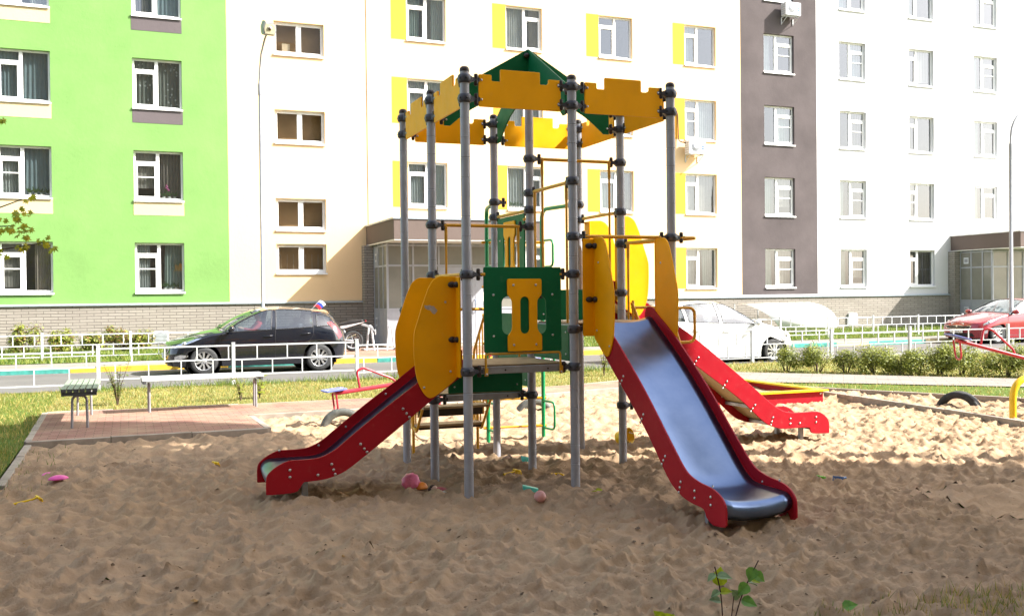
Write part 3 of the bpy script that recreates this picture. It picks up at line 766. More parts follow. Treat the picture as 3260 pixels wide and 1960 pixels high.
# plinth
def plinth(x0, x1):
    mb = MB(); mb.bx(x0, x1, -.075, .02, -.6, 1.545); mb.build('brick_plinth', BRICK, house)
    mb = MB(); mb.add([(x0, .0, 1.612), (x1, .0, 1.612), (x1, -.125, 1.585), (x0, -.125, 1.585), (x0, -.125, 1.548), (x1, -.125, 1.548), (x1, -.0, 1.548), (x0, -.0, 1.548)], [(0, 3, 2, 1), (3, 4, 5, 2), (4, 7, 6, 5)])
    mb.build('plinth_flashing', FLASH, house)
plinth(-14, 4.53); plinth(9.55, 29.9); plinth(34.92, 48)
# accent boards
def accent(xa, xb, za, zb, m):
    mb = MB(); mb.bx(xa, xb, -.006, .004, za, zb); mb.build('accent_panel', m, house)
for f in (2, 3, 4, 5):
    accent(-6.16, -4.70, SILL(f) - .47, SILL(f) - .035, A_CREAM); accent(-2.475, -1.02, SILL(f) - .455, SILL(f) - .035, A_CREAM if f == 2 else A_GREY)
for x0, x1, fl in ((5.62, 6.145, range(2, 6)), (9.24, 9.735, F5), (12.86, 13.355, F5), (16.46, 16.955, F5)):
    for f in fl: accent(x0, x1, SILL(f) - .01, SILL(f) + HW + .01, A_YEL)

def curt(mb, x0, x1, z0, z1, y, fold=.028, n=7, flare=0):
    rows = []
    for j in range(5):
        t = j / 4; z = z1 + (z0 - z1) * t; rows.append([])
        for i in range(n * 6 + 1):
            u = i / (n * 6); x = x0 + (x1 - x0) * u + flare * t * (u - .5)
            rows[-1].append((x, y + fold * math.sin(u * n * 2 * math.pi + .5 * math.sin(5 * u)) * (.6 + .4 * t), z))
    mb.grid(rows)
def window(q):
    xa, xb, za, zb, f, c = q['xa'], q['xb'], q['za'], q['zb'], q['f'], q['c']
    yf = .11; fw = .062; W = xb - xa; xm = xa + W * q['sp']
    mb = MB()
    mb.bx(xa, xb, yf, yf + .07, za, za + fw + .02); mb.bx(xa, xb, yf, yf + .07, zb - fw, zb)
    mb.bx(xa, xa + fw, yf, yf + .07, za + fw + .02, zb - fw); mb.bx(xb - fw, xb, yf, yf + .07, za + fw + .02, zb - fw)
    mb.bx(xm - .05, xm + .05, yf - .004, yf + .066, za + fw + .02, zb - fw)
    L, Rr = (xa + fw, xm - .05), (xm + .05, xb - fw); z0, z1 = za + fw + .02, zb - fw
    rr = random.Random(int(xa * 100) + f)
    if c == 'S':
        for a, b in (L, Rr):
            mb.bx(a, a + .03, yf - .012, yf + .05, z0, z1); mb.bx(b - .03, b, yf - .012, yf + .05, z0, z1); mb.bx(a + .03, b - .03, yf - .012, yf + .05, z0, z0 + .035); mb.bx(a + .03, b - .03, yf - .012, yf + .05, z1 - .035, z1)
    else:
        a, b = L if q['s'] == 'L' else Rr
        zt = z1 - .30
        mb.bx(a, b, yf - .004, yf + .066, zt - .045, zt + .045)
        two = (c, f) in (('B', 1), ('B', 2), ('G', 2), ('G', 3), ('G', 1), ('G', 4), ('I', 2), ('H', 1), ('H', 2), ('H', 3), ('H', 4), ('A', 1), ('A', 2), ('J', 4), ('F', 3))
        e = .05
        zl = zt - .045
        for (u0, u1) in ((z0, zl),):
            mb.bx(a, a + e, yf - .016, yf + .05, u0, u1); mb.bx(b - e, b, yf - .016, yf + .05, u0, u1); mb.bx(a + e, b - e, yf - .016, yf + .05, u0, u0 + e); mb.bx(a + e, b - e, yf - .016, yf + .05, u1 - e, u1)
        if two: mb.bx(a + e, b - e, yf - .01, yf + .05, z0 + (zl - z0) * .6, z0 + (zl - z0) * .6 + .035)
    wn = mb.build('window', MT['pvc'], house, .004, seg=1)
    mb = MB(); mb.bx(xa - .01, xb + .02, -.045, yf + .01, za - .026, za + .003); mb.bx(xa - .01, xb + .02, -.05, -.0455, za - .05, za + .003); mb.build('sill', MT['pvc'], wn)
    mb = MB(); mb.add([(xa + .03, yf + .03, za + .03), (xb - .03, yf + .03, za + .03), (xb - .03, yf + .03, zb - .03), (xa + .03, yf + .03, zb - .03)], [(0, 1, 2, 3)])
    mb.build('pane', GLASS_ST if c == 'S' else GLASS, wn)
    if c == 'S':
        if za < 3:      # balusters seen through the lowest stair window
            mb = MB()
            for k in range(7): mb.tube([(xa + .2 + .2 * k, .4, za + .05), (xa + .2 + .2 * k, .4, za + .62)], .008, 6)
            mb.build('stair_baluster', MT['whitepaint'], wn)
        if 9 < za < 10:
            mb = MB(); mb.bx(xa + .30, xa + .55, .24, .26, za + .1, za + .40); mb.build('paper_sheet', MT['pvc'], wn)
        return
    key = {('A', 3): ('blue', 'blue'), ('A', 2): ('sheer', 'blue'), ('A', 1): ('brown', 'beige'), ('B', 3): ('dots', 'dots'), ('B', 4): ('dark', 'blue'), ('B', 2): ('brown', 'dark'), ('B', 1): ('sheer', 'green'),
           ('D', 4): ('green', 'green'), ('D', 3): ('white', 'green'), ('D', 2): ('sheer', 'green'), ('E', 4): ('white', 'beige'), ('E', 2): ('sheer', 'dark'), ('M', 2): ('green', 'brown'), ('F', 3): ('brown', 'white'),
           ('F', 2): ('white', 'brown'), ('F', 1): ('white', 'green'), ('G', 1): ('green', 'brown'), ('G', 2): ('green', 'brown'), ('H', 1): ('green', 'brown'), ('H', 2): ('green', 'none'), ('I', 1): ('dark', 'dark'),
           ('I', 2): ('brown', 'none'), ('J', 4): ('green', 'none'), ('J', 2): ('green', 'none'), ('J', 3): ('green', 'dark'), ('H', 3): ('none', 'dark'), ('H', 4): ('none', 'blue'), ('I', 3): ('none', 'none'), ('G', 3): ('none', 'green'), ('G', 4): ('sheer', 'none'), ('D', 5): ('dark', 'dots'), ('M', 4): ('none', 'none'), ('F', 4): ('blue', 'none')}.get((c, f))
    if key is None: key = rr.choice([('white', 'white'), ('sheer', 'none'), ('none', 'sheer'), ('sheer', 'green'), ('blue', 'none'), ('none', 'brown'), ('green', 'none'), ('dark', 'sheer'), ('blue', 'blue')])
    for kk, (a, b), ff in ((key[0], L, 0), (key[1], Rr, 1)):
        if kk == 'none': continue
        mb = MB(); cov = 1.0 if kk in ('dots', 'brown', 'white', 'blue') else rr.uniform(.55, .95)
        x1 = a + (b - a) * cov if not ff else b; x0 = a if not ff else b - (b - a) * cov
        zb2 = z0 - .05 if kk != 'brown' else z0 + rr.choice([0, .1, .3])
        curt(mb, x0 - .03, x1 + .03, zb2, z1 + .05, .225 + .02 * ff, .008 if kk == 'brown' else .026, 6 if kk != 'white' else 9, rr.uniform(-.1, .1))
        mb.build('curtain', CUR[kk], wn)
    if (c, f) in (('B', 2), ('B', 1), ('E', 2), ('A', 2)):
        mb = MB()
        for k in range(3 if c == 'B' else 5):
            px = Rr[0] + .12 + .16 * k if c != 'E' else xa + .2 + .1 * k
            mb.lathe([(.03, 0), (.045, .08), (.045, .085), (1e-3, .08)], 10, 1, Matrix.Translation((px, .2, za + .06)))
            for j in range(9):
                d = V((rr.uniform(-1, 1), rr.uniform(-.4, .4), rr.uniform(.6, 1.6))).normalized() * rr.uniform(.08, .22); b0 = V((px, .2, za + .15)); s = V((d.z, 0, -d.x)).normalized() * .02
                mb.add([b0, b0 + d * .5 + s, b0 + d, b0 + d * .5 - s], [(0, 1, 2, 3)])
        if (c, f) == ('B', 2):
            mb.tube([(Rr[0] + .2, .2, za + .12), (Rr[0] + .18, .2, za + .42), (Rr[0] + .25, .2, za + .5)], .006, 6)
            for j in range(5): mb.ball((Rr[0] + .22 + rr.uniform(-.05, .05), .19, za + .48 - .035 * j), .028, 6, 2)
        mb.build('pot_plants', [PLANT, POT, PINK], wn)
    if (c, f) == ('E', 4):      # this casement stands open inwards
        mb = MB(); a, b = Rr
        for zz0, zz1 in ((z0, zt - .05),):
            M = Matrix.Translation((b, yf + .03, 0)) @ Matrix.Rotation(R(115), 4, 'Z')
            mb.bx(0, .05, -.025, .025, zz0, zz1, 0, M); mb.bx(b - a - .05, b - a, -.025, .025, zz0, zz1, 0, M); mb.bx(.05, b - a - .05, -.025, .025, zz0, zz0 + .05, 0, M); mb.bx(.05, b - a - .05, -.025, .025, zz1 - .05, zz1, 0, M)
        mb.build('open_casement', MT['pvc'], wn)
for q in WIN:
    if q['f'] <= 5: window(q)
mb = MB()
for q in WIN:
    if q['f'] > 5: mb.add([(q['xa'], .14, q['za']), (q['xb'], .14, q['za']), (q['xb'], .14, q['zb']), (q['xa'], .14, q['zb'])], [(0, 1, 2, 3)])
mb.build('upper_glazing', GLASS, house)
# ventilation grille and meter box on the plinth
mb = MB(); mb.bx(-1.98, -1.54, -.10, -.075, .40, .74)
for k in range(7): mb.add([(-1.95, -.101, .43 + .042 * k), (-1.57, -.101, .43 + .042 * k), (-1.57, -.12, .455 + .042 * k), (-1.95, -.12, .455 + .042 * k)], [(0, 1, 2, 3)])
mb.build('vent_grille', MT['whitepaint'], house)
mb = MB(); mb.bx(24.47, 24.9, -.16, -.07, .42, .86); mb.build('meter_box', MT['whitepaint'], house, .01)

# ---- entrance porches
def porch(dx, right):
    X = lambda v: v + dx
    x1 = X(9.35)
    mb = MB(); mb.bx(X(4.69), x1 + .15, -3.5, -.001, 3.44, 4.04); cn = mb.build('porch_canopy', CANOPY, house)
    mb = MB(); mb.bx(X(4.66), x1 + .18, -3.53, .0, 4.0405, 4.09); mb.build('canopy_cap', FLASH if not right else SOFF, cn)
    mb = MB(); mb.bx(X(4.70), x1 + .14, -3.49, -.002, 3.405, 3.4395); mb.build('soffit', SOFF, cn)
    mb = MB(); mb.bx(X(4.53), X(4.85), -.34, .03, -.5, 3.40); mb.build('brick_pillar', BRICK, house); mb = MB(); mb.bx(x1 - .12, x1 + .2, -.34, .03, -.5, 3.40); mb.build('brick_pillar', BRICK, house)
    mb = MB(); mb.bx(X(4.7), x1 + .1, -3.4, -.0, -.4, .20); mb.build('porch_step', MT['concrete'], house, .01)
    yf = -2.02; fr = MB(); gl = MB(); pn = MB()
    xs = [X(4.85), X(5.70), X(6.55), X(7.65), X(8.45), x1 - .1]
    fr.bx(X(4.84), X(4.90), yf, yf + .06, .2, 3.40); fr.bx(x1 - .13, x1 - .07, yf, yf + .06, .2, 3.40)
    for x in xs[1:-1]: fr.bx(x - .03, x + .03, yf + .001, yf + .059, .2, 3.40)
    for z in (1.33, 2.70, 3.34): fr.bx(X(4.90), x1 - .13, yf + .002, yf + .057, z - .03, z + .03)
    ys = [-.34, -.92, -1.5, -1.96]
    for y in ys: fr.bx(X(4.845), X(4.895), y - .03, y + .03, .2, 3.40)
    for z in (1.33, 2.70, 3.34): fr.bx(X(4.847), X(4.893), -1.93, -.34, z - .028, z + .028)
    vf = fr.build('vestibule_frame', ALU, house)
    for a, b in zip(xs[:-1], xs[1:]):
        door = a in (xs[2], xs[3])
        if not door:
            pn = MB(); pn.bx(a + .03, b - .03, yf + .02, yf + .045, .21, 1.30); pn.build('vestibule_panel', ALU, vf); gl.bx(a + .03, b - .03, yf + .026, yf + .032, 1.36, 2.67)
        gl.bx(a + .03, b - .03, yf + .026, yf + .032, 2.73, 3.31)
    pn = MB(); pn.bx(X(4.86), X(4.885), -1.96, -.34, .21, 1.30); pn.build('vestibule_panel', ALU, vf)
    gl.bx(X(4.867), X(4.873), -1.96, -.34, 1.36, 2.67); gl.bx(X(4.867), X(4.873), -1.96, -.95 if right is False else -.34, 2.73, 3.31)
    if not right: pn = MB(); pn.bx(X(4.86), X(4.885), -.89, -.37, 2.73, 3.31); pn.build('vestibule_panel', ALU, vf)
    gl.build('vestibule_glazing', VGL, vf)
    for a, b in ((xs[2], xs[3]), (xs[3], xs[4])):
        mb = MB(); mb.bx(a + .035, b - .035, yf + .0, yf + .05, .22, 2.66); mb.bx(a + .12, b - .12, yf - .006, yf, 1.45, 2.5); mb.bx(a + .12, b - .12, yf - .006, yf, .35, 1.2)
        d = mb.build('door', ALU, house, .004)
        mb = MB(); mb.tube(fil([(a + .10, yf - .002, 1.2), (a + .10, yf - .05, 1.2), (a + .10, yf - .05, 1.6), (a + .10, yf - .002, 1.6)], .03), .012, 8); mb.build('door_handle', MT['steel'], d)
        mb = MB(); mb.bx(a + .25, a + .45, yf - .012, yf - .0065, 1.55, 1.85); mb.build('notice_sheet', MT['pvc'], d)
    for za, zb in ((2.86, 3.12), (.78, 1.06)):
        mb = MB(); mb.bx(X(4.83), X(4.838), -.80, -.55, za, zb); mb.bx(X(4.826), X(4.83), -.76, -.59, za + .06, zb - .06, 1); mb.build('notice_frame', [MT['whitepaint'], MT['greymetal']], vf)
    mb = MB(); mb.bx(X(4.95), x1 - .15, -.36, -.34, .2, 3.4); mb.bx(X(4.9), x1 - .1, -2.0, -.36, .2, .215); mb.build('vestibule_back_wall', ROOM, house)
    if right:
        mb = MB(); mb.bx(X(6.75), X(7.25), -3.62, -3.5, 3.72, 3.98); mb.build('canopy_floodlight', MT['black'], house, .02)
        mb = MB(); mb.add([(X(6.95), -3.63, 3.74), (X(7.2), -3.80, 3.74), (X(7.2), -3.80, 3.96), (X(7.05), -3.63, 3.97)], [(0, 1, 2, 3)]); mb.build('floodlight_visor', MT['whitepaint'], house)
porch(0, False); porch(25.37, True)

# ---- outdoor air conditioners hung on the facade
def aircon(x0, z0, label, hose):
    t = thing('air_conditioner', label, 'air conditioner', (x0 * math.cos(BR), 24.127 + x0 * math.sin(BR), z0), BR, 'air conditioners on the facade')
    mb = MB(); mb.bx(0, .72, -.42, -.12, 0, .50); b = mb.build('casing', MT['whitepaint'], t, .012)
    mb = MB()
    for k in range(9):
        zz = .05 + .05 * k; mb.bx(.09, .47, -.431, -.4205, zz, zz + .017)
    for k in range(5): mb.bx(-.012, -.0005, -.38, -.16, .06 + .085 * k, .075 + .085 * k)
    mb.build('fan_grille', MT['greymetal'], b)
    mb = MB()
    mb.lathe([(.155, 0), (.155, .006), (1e-3, .008)], 24, 0, basis((.28, -.4202, .25), (1, 0, 0), (0, 0, 1)))
    mb.build('fan_opening', MT['galv'], b)
    mb = MB(); mb.bx(.54, .66, -.4235, -.4203, .26, .32); mb.bx(.54, .66, -.4235, -.4203, .17, .22); mb.build('maker_sticker', M_simple('blue_sticker', (.06, .13, .5), .5), b)
    mb = MB()
    for xx in (.08, .62):
        mb.bx(xx, xx + .03, -.46, -.02, -.03, -.002); mb.bx(xx, xx + .03, -.03, -.002, -.28, -.03)
        mb.tube([(xx + .015, -.03, -.26), (xx + .015, -.42, -.02)], .012, 6)
    mb.build('bracket', MT['whitepaint'], t)
    if hose:
        mb = MB(); mb.tube(fil([(-.005, -.2, .42), (-.22, -.05, .5), (-.24, -.035, 1.55), (-.42, -.03, 1.75), (-.62, -.03, 1.86)], .15), .022, 8); mb.build('pipe', M_simple('brown_pipe_wrap', (.10, .035, .018), .6), t)
aircon(16.86, 6.94, 'white air conditioner on the cream wall with a brown pipe running up beside it', True)
aircon(21.29, 12.53, 'white air conditioner on the dark grey wall at the very top of the picture', False)

# ---- the tall house behind the camera whose shade covers the sand
t = thing('neighbour_block', 'tall pale apartment block on the near side of the yard', 'building', (17.1, -7.5, 0), math.atan2(-.87, -.5))
mb = MB(); mb.bx(0, 34, 0, 13, -.5, 31); mb.build('wall', W_WHITE, t)
REARW = M_stucco('rear_stucco', (.34, .30, .25), .1)
t = thing('added_rear_block', 'unseen lower block added behind the viewer to hold back sky light', 'building', (-14, -11, 0))  # added out of view to cut the sky light from behind the camera
mb = MB(); mb.bx(-28, 23, -12, 0, -.5, 19); mb.build('wall', REARW, t)
# ================================================================== ground
def inside(px, py, poly):
    r = np.zeros(px.shape, bool); n = len(poly)
    for i in range(n):
        (x1, y1), (x2, y2) = poly[i], poly[(i + 1) % n]
        if y1 == y2: continue
        c = ((y1 > py) != (y2 > py)) & (px < (x2 - x1) * (py - y1) / (y2 - y1) + x1); r ^= c
    return r
SAND = [(-6.5, -12), (-6.5, -1.5), (-4.6, .7), (-3.74, 1.9), (-3.74, 4.76), (-1.08, 4.76), (-1.12, 6.28), (1.2, 6.4), (4.6, 7.35), (7.3, 7.95), (7.9, 7.2), (8.55, 5.75), (9.9, 3.2), (10.9, 1.2), (13, -3), (14, -12)]
REDP = [(-3.76, 4.80), (-1.10, 4.80), (-1.14, 6.32), (1.2, 6.44), (4.6, 7.39), (7.25, 7.98), (7.0, 9.2), (4.9, 8.45), (1.4, 7.85), (-1.1, 7.85), (-3.82, 8.0)]
GREYP = [(7.26, 7.98), (8.25, 7.4), (9.3, 6.65), (11.55, 4.55), (14.3, 2.0), (20, -3.4), (22, -4), (16, 2.4), (12.9, 5.7), (10.6, 8.2), (9.1, 9.8), (8.3, 10.3), (7.02, 9.2)]
L2 = [(-3.86, 8.0), (-1.1, 7.86), (1.4, 7.86), (4.9, 8.46), (7.0, 9.21), (8.3, 10.31), (9.1, 9.81), (10.6, 8.21), (12.9, 5.71), (16, 2.41), (22, -4), (60, -4), (60, 12.02), (-3.86, 12.02)]
L3 = [(7.3, 7.97), (7.95, 7.25), (8.6, 5.77), (9.95, 3.2), (10.95, 1.2), (13.05, -3), (14, -6), (20, -6), (20, -3.42), (14.3, 1.98), (11.55, 4.53), (9.3, 6.63), (8.25, 7.38)]
L1 = [(-40, -20), (-6.5, -20), (-6.5, -1.5), (-4.6, .7), (-3.84, 1.8), (-3.84, 8.0), (-3.86, 12.02), (-40, 12.02)]

def cells(x, y, seed):
    h = np.sin(x * 127.1 + y * 311.7 + seed * 74.7) * 43758.5453; return h - np.floor(h)
def worley(x, y, s, seed, jit=.95):
    X, Y = x * s, y * s; ix, iy = np.floor(X), np.floor(Y); f1 = np.full(x.shape, 9.); f2 = f1.copy(); idv = np.zeros(x.shape)
    for dx in (-1, 0, 1):
        for dy in (-1, 0, 1):
            cx, cy = ix + dx, iy + dy
            px = cx + .5 + (cells(cx, cy, seed) - .5) * jit; py = cy + .5 + (cells(cx, cy, seed + 9.3) - .5) * jit
            d = np.hypot(X - px, Y - py); m = d < f1
            f2 = np.where(m, f1, np.minimum(f2, d)); idv = np.where(m, cells(cx, cy, seed + 3.1), idv); f1 = np.where(m, d, f1)
    return f1, f2, idv
def vnoise(x, y, s, seed):
    X, Y = x * s, y * s; ix, iy = np.floor(X), np.floor(Y); fx, fy = X - ix, Y - iy
    fx = fx * fx * (3 - 2 * fx); fy = fy * fy * (3 - 2 * fy)
    a, b, c, d = cells(ix, iy, seed), cells(ix + 1, iy, seed), cells(ix, iy + 1, seed), cells(ix + 1, iy + 1, seed)
    return (a * (1 - fx) + b * fx) * (1 - fy) + (c * (1 - fx) + d * fx) * fy - .5
FOOT = [(-1.85, .5, .32, -.045), (1.5, -2.45, .36, -.05), (5.0, 1.5, .35, -.04), (6.3, 4.3, .8, -.05), (7.6, 4.6, .5, -.04), (-1.38, .3, .30, .05), (-1.3, .7, .25, .03), (1.9, -1.9, .45, .05), (4.4, 1.5, .4, .05), (0, 0, .25, .02), (1, 0, .2, .02)]
def sandz(x, y):
    wx = x + .09 * vnoise(x, y, 2.1, 1) + .028 * vnoise(x, y, 7.3, 2); wy = y + .09 * vnoise(x, y, 2.1, 3) + .028 * vnoise(x, y, 7.3, 4)
    f1, f2, a = worley(wx, wy * 1.25, 6.0, 1); g1, g2, b = worley(wx + 7, wy * 1.2, 11.5, 2)
    k1, k2, c = worley(wx - 3, wy + 5, 2.3, 5)
    pit = np.clip(f1, 0, .8) ** 1.7 * (.066 + .06 * a); pit2 = np.clip(g1, 0, .8) ** 1.7 * (.024 + .03 * b)
    big = np.clip(k1, 0, .8) ** 1.8 * .04
    z = -.075 + pit + pit2 + big + .045 * vnoise(x, y, .9, 6) + .05 * vnoise(x, y, .35, 7) + .004 * vnoise(x, y, 9, 8) + .0025 * vnoise(x, y, 24, 9) + .002 * vnoise(x, y, 50, 10) + .011 * np.exp(-(f2 - f1) / .045) * (a > .25)
    for px_ in (0, 1, 2):
        for py_ in (0, 1, 2):
            d = np.hypot(x - px_, y - py_); z = z - .032 * np.exp(-(d / .13) ** 2) + .022 * np.exp(-((d - .23) / .09) ** 2)
    for fx, fy, r, h in FOOT: z = z + h * np.exp(-((x - fx) ** 2 + (y - fy) ** 2) / (r * r))
    return z
def sand_tile(x0, x1, y0, y1, d):
    nx, ny = int((x1 - x0) / d) + 1, int((y1 - y0) / d) + 1
    X, Y = np.meshgrid(np.linspace(x0, x1, nx), np.linspace(y0, y1, ny)); Zz = sandz(X, Y)
    v = np.stack([X, Y, Zz], -1).reshape(-1, 3); i = np.arange(nx * ny).reshape(ny, nx)
    f = np.stack([i[:-1, :-1], i[:-1, 1:], i[1:, 1:], i[1:, :-1]], -1).reshape(-1, 4)
    c = v[f].mean(1); f = f[inside(c[:, 0], c[:, 1], SAND)]
    return v, f
tiles = [sand_tile(-3.8, 3.4, -5.6, -1.4, .017), sand_tile(-6.6, -3.8, -5.6, 3.0, .035), sand_tile(-3.8, 9.0, -1.4, 3.0, .024), sand_tile(-3.8, 10.4, 3.0, 8.2, .042), sand_tile(3.4, 14, -7, -1.4, .06), sand_tile(9.0, 12.6, -1.4, 3.0, .06), sand_tile(-3.8, 3.4, -12, -5.6, .1)]
vv = []; ff = []; o = 0
for v, f in tiles: vv.append(v); ff.append(f + o); o += len(v)
struct(npmesh('sand', np.concatenate(vv), np.concatenate(ff), MT['sand']))

def sheet(name, poly, z, m):
    mb = MB(); mb.add([(x, y, z) for x, y in poly], [tuple(range(len(poly)))]); return struct(mb.build(name, m))
sheet('ground', [(-300, -300), (300, -300), (300, 300), (-300, 300)], -.22, MT['lawn2'])
sheet('lawn', L1, .022, MT['lawn2']); sheet('lawn', L2, .026, MT['lawn']); sheet('lawn', L3, .028, MT['lawn2'])
sheet('paved_path', REDP, .05, MT['redpave']); sheet('paved_path', GREYP, .044, MT['greypave'])
sheet('road', [(-80, 12.0), (120, 12.0), (120, 17.25), (-80, 17.25)], .01, MT['asphalt'])
sheet('sidewalk', [(-80, 17.36), (2.9, 17.36), (2.9, 19.2), (-80, 19.2)], .13, MT['greypave']); sheet('sidewalk', [(9.9, 17.36), (120, 17.36), (120, 19.2), (9.9, 19.2)], .13, MT['greypave'])
sheet('paved_path', [(2.9, 17.36), (9.9, 17.36), (9.9, 24.3), (2.9, 24.3)], .134, MT['redpave'])
mb = MB(); mb.add([(-80, 19.2, .14), (2.9, 19.2, .14), (2.9, 24.2, .26), (-80, 24.2, .26)], [(0, 1, 2, 3)]); mb.add([(9.9, 19.2, .14), (120, 19.2, .14), (120, 25.4, .26), (9.9, 25.4, .26)], [(0, 1, 2, 3)]); struct(mb.build('lawn', MT['lawn2']))

def kerb(pts, wdt, z0, z1, m, name='kerb'):
    mb = MB(); P = [V((x, y, 0)) for x, y in pts]
    for a, b in zip(P[:-1], P[1:]):
        d = (b - a); n = max(1, round(d.length / 1.0)); u = d.normalized(); s = V((-u.y, u.x, 0)) * wdt / 2
        for k in range(n):
            p, q = a + d * (k / n) + u * .004, a + d * ((k + 1) / n) - u * .004
            j = rnd.uniform(-.006, .006)
            vs = [(*(p - s).xy, z0), (*(q - s).xy, z0), (*(q + s).xy, z0), (*(p + s).xy, z0), (*(p - s).xy, z1 + j), (*(q - s).xy, z1 + j), (*(q + s).xy, z1 + j), (*(p + s).xy, z1 + j)]
            mb.add(vs, [(0, 3, 2, 1), (4, 5, 6, 7), (0, 1, 5, 4), (1, 2, 6, 5), (2, 3, 7, 6), (3, 0, 4, 7)])
    return struct(mb.build(name, m, None, .006))
kerb([(-3.79, 2.0), (-3.79, 4.70)], .08, -.2, .02, MT['concrete']); kerb([(-3.80, 4.80), (-3.84, 8.0)], .08, -.2, .056, MT['concrete'])
kerb([(-3.82, 4.75), (-1.06, 4.75), (-1.10, 6.27)], .08, -.2, .058, MT['concrete']); kerb([(-1.06, 6.36), (1.2, 6.41), (4.6, 7.36), (7.26, 7.95)], .07, -.2, .055, MT['concrete'])
kerb([(-3.82, 8.02), (-1.1, 7.88), (1.4, 7.88), (4.9, 8.48), (7.0, 9.23)], .07, -.2, .052, MT['concrete'])
kerb([(7.35, 7.96), (7.95, 7.2), (8.6, 5.75), (9.95, 3.2), (10.95, 1.2), (13.05, -3)], .07, -.2, .055, MT['concrete'])
kerb([(8.1, 5.6), (7.87, 2.6), (7.72, 1.2), (7.45, -1.5), (7.3, -6)], .07, -.2, .05, MT['concrete'])
# painted road kerb: alternate teal and yellow lengths
TEAL = M_simple('teal_kerb_paint', (.045, .26, .22), .8, var=.35, vscale=7); YEL = M_simple('yellow_kerb_paint', (.62, .40, .035), .8, var=.3, vscale=7); CRM = M_simple('faded_yellow_kerb_paint', (.55, .45, .22), .8, var=.25, vscale=7)
mb = MB(); xx = -80.0; k = 0
cuts = list(np.arange(-80, -6.6, 2.4)) + [-6.6, -3.97, -.4, 2.0, 3.35, 5.3, 7.0, 9.2, 11.4, 13.6, 15.8, 18.1, 19.35, 21.7, 24.2] + list(np.arange(26.6, 118, 2.4))
i0 = cuts.index(-6.6)
for i, (a, b) in enumerate(zip(cuts[:-1], cuts[1:])):
    m = 0 if (i - i0) % 2 == 0 else (2 if a > 12 else 1)
    mb.bx(a + .003, b - .003, 17.25, 17.36, -.1, .135, m)
struct(mb.build('kerb', [TEAL, YEL, CRM], None, .012))

# ---- grass blades
def blades(name, poly, box, n, h, wd, z, mats, seed, zf=None, clump=.0, keep=None):
    r = np.random.default_rng(seed); x = r.uniform(box[0], box[1], n); y = r.uniform(box[2], box[3], n)
    m = inside(x, y, poly)
    if keep is not None: m &= keep(x, y, r)
    if clump: m &= (vnoise(x, y, 3.0, seed) + .5 + .35 * vnoise(x, y, 11, seed + 1)) > r.uniform(0, clump, n)
    x, y = x[m], y[m]; n = len(x)
    zz = np.full(n, z) if zf is None else zf(x, y)
    hh = h * r.uniform(.45, 1.35, n) * (.7 + .8 * np.clip(vnoise(x, y, 2.2, seed + 5) + .5, 0, 1)); a = r.uniform(0, 2 * np.pi, n); ln = r.uniform(.1, .95, n) * hh; la = r.uniform(0, 2 * np.pi, n)
    wx, wy = np.cos(a) * wd / 2, np.sin(a) * wd / 2
    p0 = np.stack([x - wx, y - wy, zz - .01], -1); p1 = np.stack([x + wx, y + wy, zz - .01], -1)
    p2 = np.stack([x + ln * np.cos(la), y + ln * np.sin(la), zz + hh], -1)
    v = np.stack([p0, p1, p2], 1).reshape(-1, 3); f = np.arange(3 * n).reshape(-1, 3)
    mi = (r.uniform(0, 1, n) < .5).astype(int) if len(mats) > 1 else None
    ob = npmesh(name, v, f, mats, None, False, mi)
    return struct(ob, 'stuff')
G_DRY = M_leaf('dry_grass_blade', (.36, .30, .10), .35, .3); G_MID = M_leaf('mid_grass_blade', (.16, .22, .04), .35, .3); G_GRN = M_leaf('green_grass_blade', (.085, .17, .022), .35, .3); G_LIME = M_leaf('lime_grass_blade', (.24, .285, .065), .3, .3)
tag(blades('grass', L2, (-3.86, 8.6, 7.8, 12.0), 38000, .036, .012, .026, [G_DRY, G_MID], 11), 'dry yellowish grass of the verge behind the benches', 'grass', None, 'stuff')
tag(blades('grass', L2, (-3.86, 8.6, 11.4, 12.06), 7000, .12, .012, .026, [G_MID, G_GRN], 12, None, 1.0), 'taller green grass along the foot of the road fence', 'grass', None, 'stuff')
tag(blades('grass', L2, (7, 21, 3.5, 12.05), 30000, .055, .016, .026, [G_DRY, G_MID], 13), 'dry grass under the hedge on the right', 'grass', None, 'stuff')
tag(blades('grass', L3, (7.3, 14.5, -1, 8), 18000, .04, .012, .028, [G_LIME, G_DRY], 14), 'short green grass strip between sand and grey path', 'grass', None, 'stuff')
tag(blades('grass', L1, (-7.5, -3.84, -2, 12), 42000, .05, .009, .022, [G_MID, G_DRY], 15), 'shaded green grass at the left edge', 'grass', None, 'stuff')
FARL = [(-80, 19.2), (2.9, 19.2), (2.9, 24.1), (-80, 24.1)]; FARR = [(9.9, 19.2), (34, 19.2), (34, 24.3), (9.9, 24.3)]
fz = lambda x, y: .14 + .024 * (y - 19.2)
tag(blades('grass', FARL, (-8.5, 2.9, 19.2, 24), 26000, .10, .02, 0, [G_LIME, G_GRN], 16, fz), 'bright green grass at the foot of the lime green wall', 'grass', None, 'stuff')
tag(blades('grass', FARR, (9.9, 30, 19.2, 24), 26000, .10, .02, 0, [G_LIME, G_GRN], 17, fz), 'bright green grass at the foot of the white wall', 'grass', None, 'stuff')
tag(blades('grass', SAND, (.5, 2.2, -4.4, -3.75), 3200, .055, .006, .0, [G_MID, G_DRY], 18, sandz, .9), 'sparse grass creeping onto the sand near the bottom right corner', 'grass', None, 'stuff')
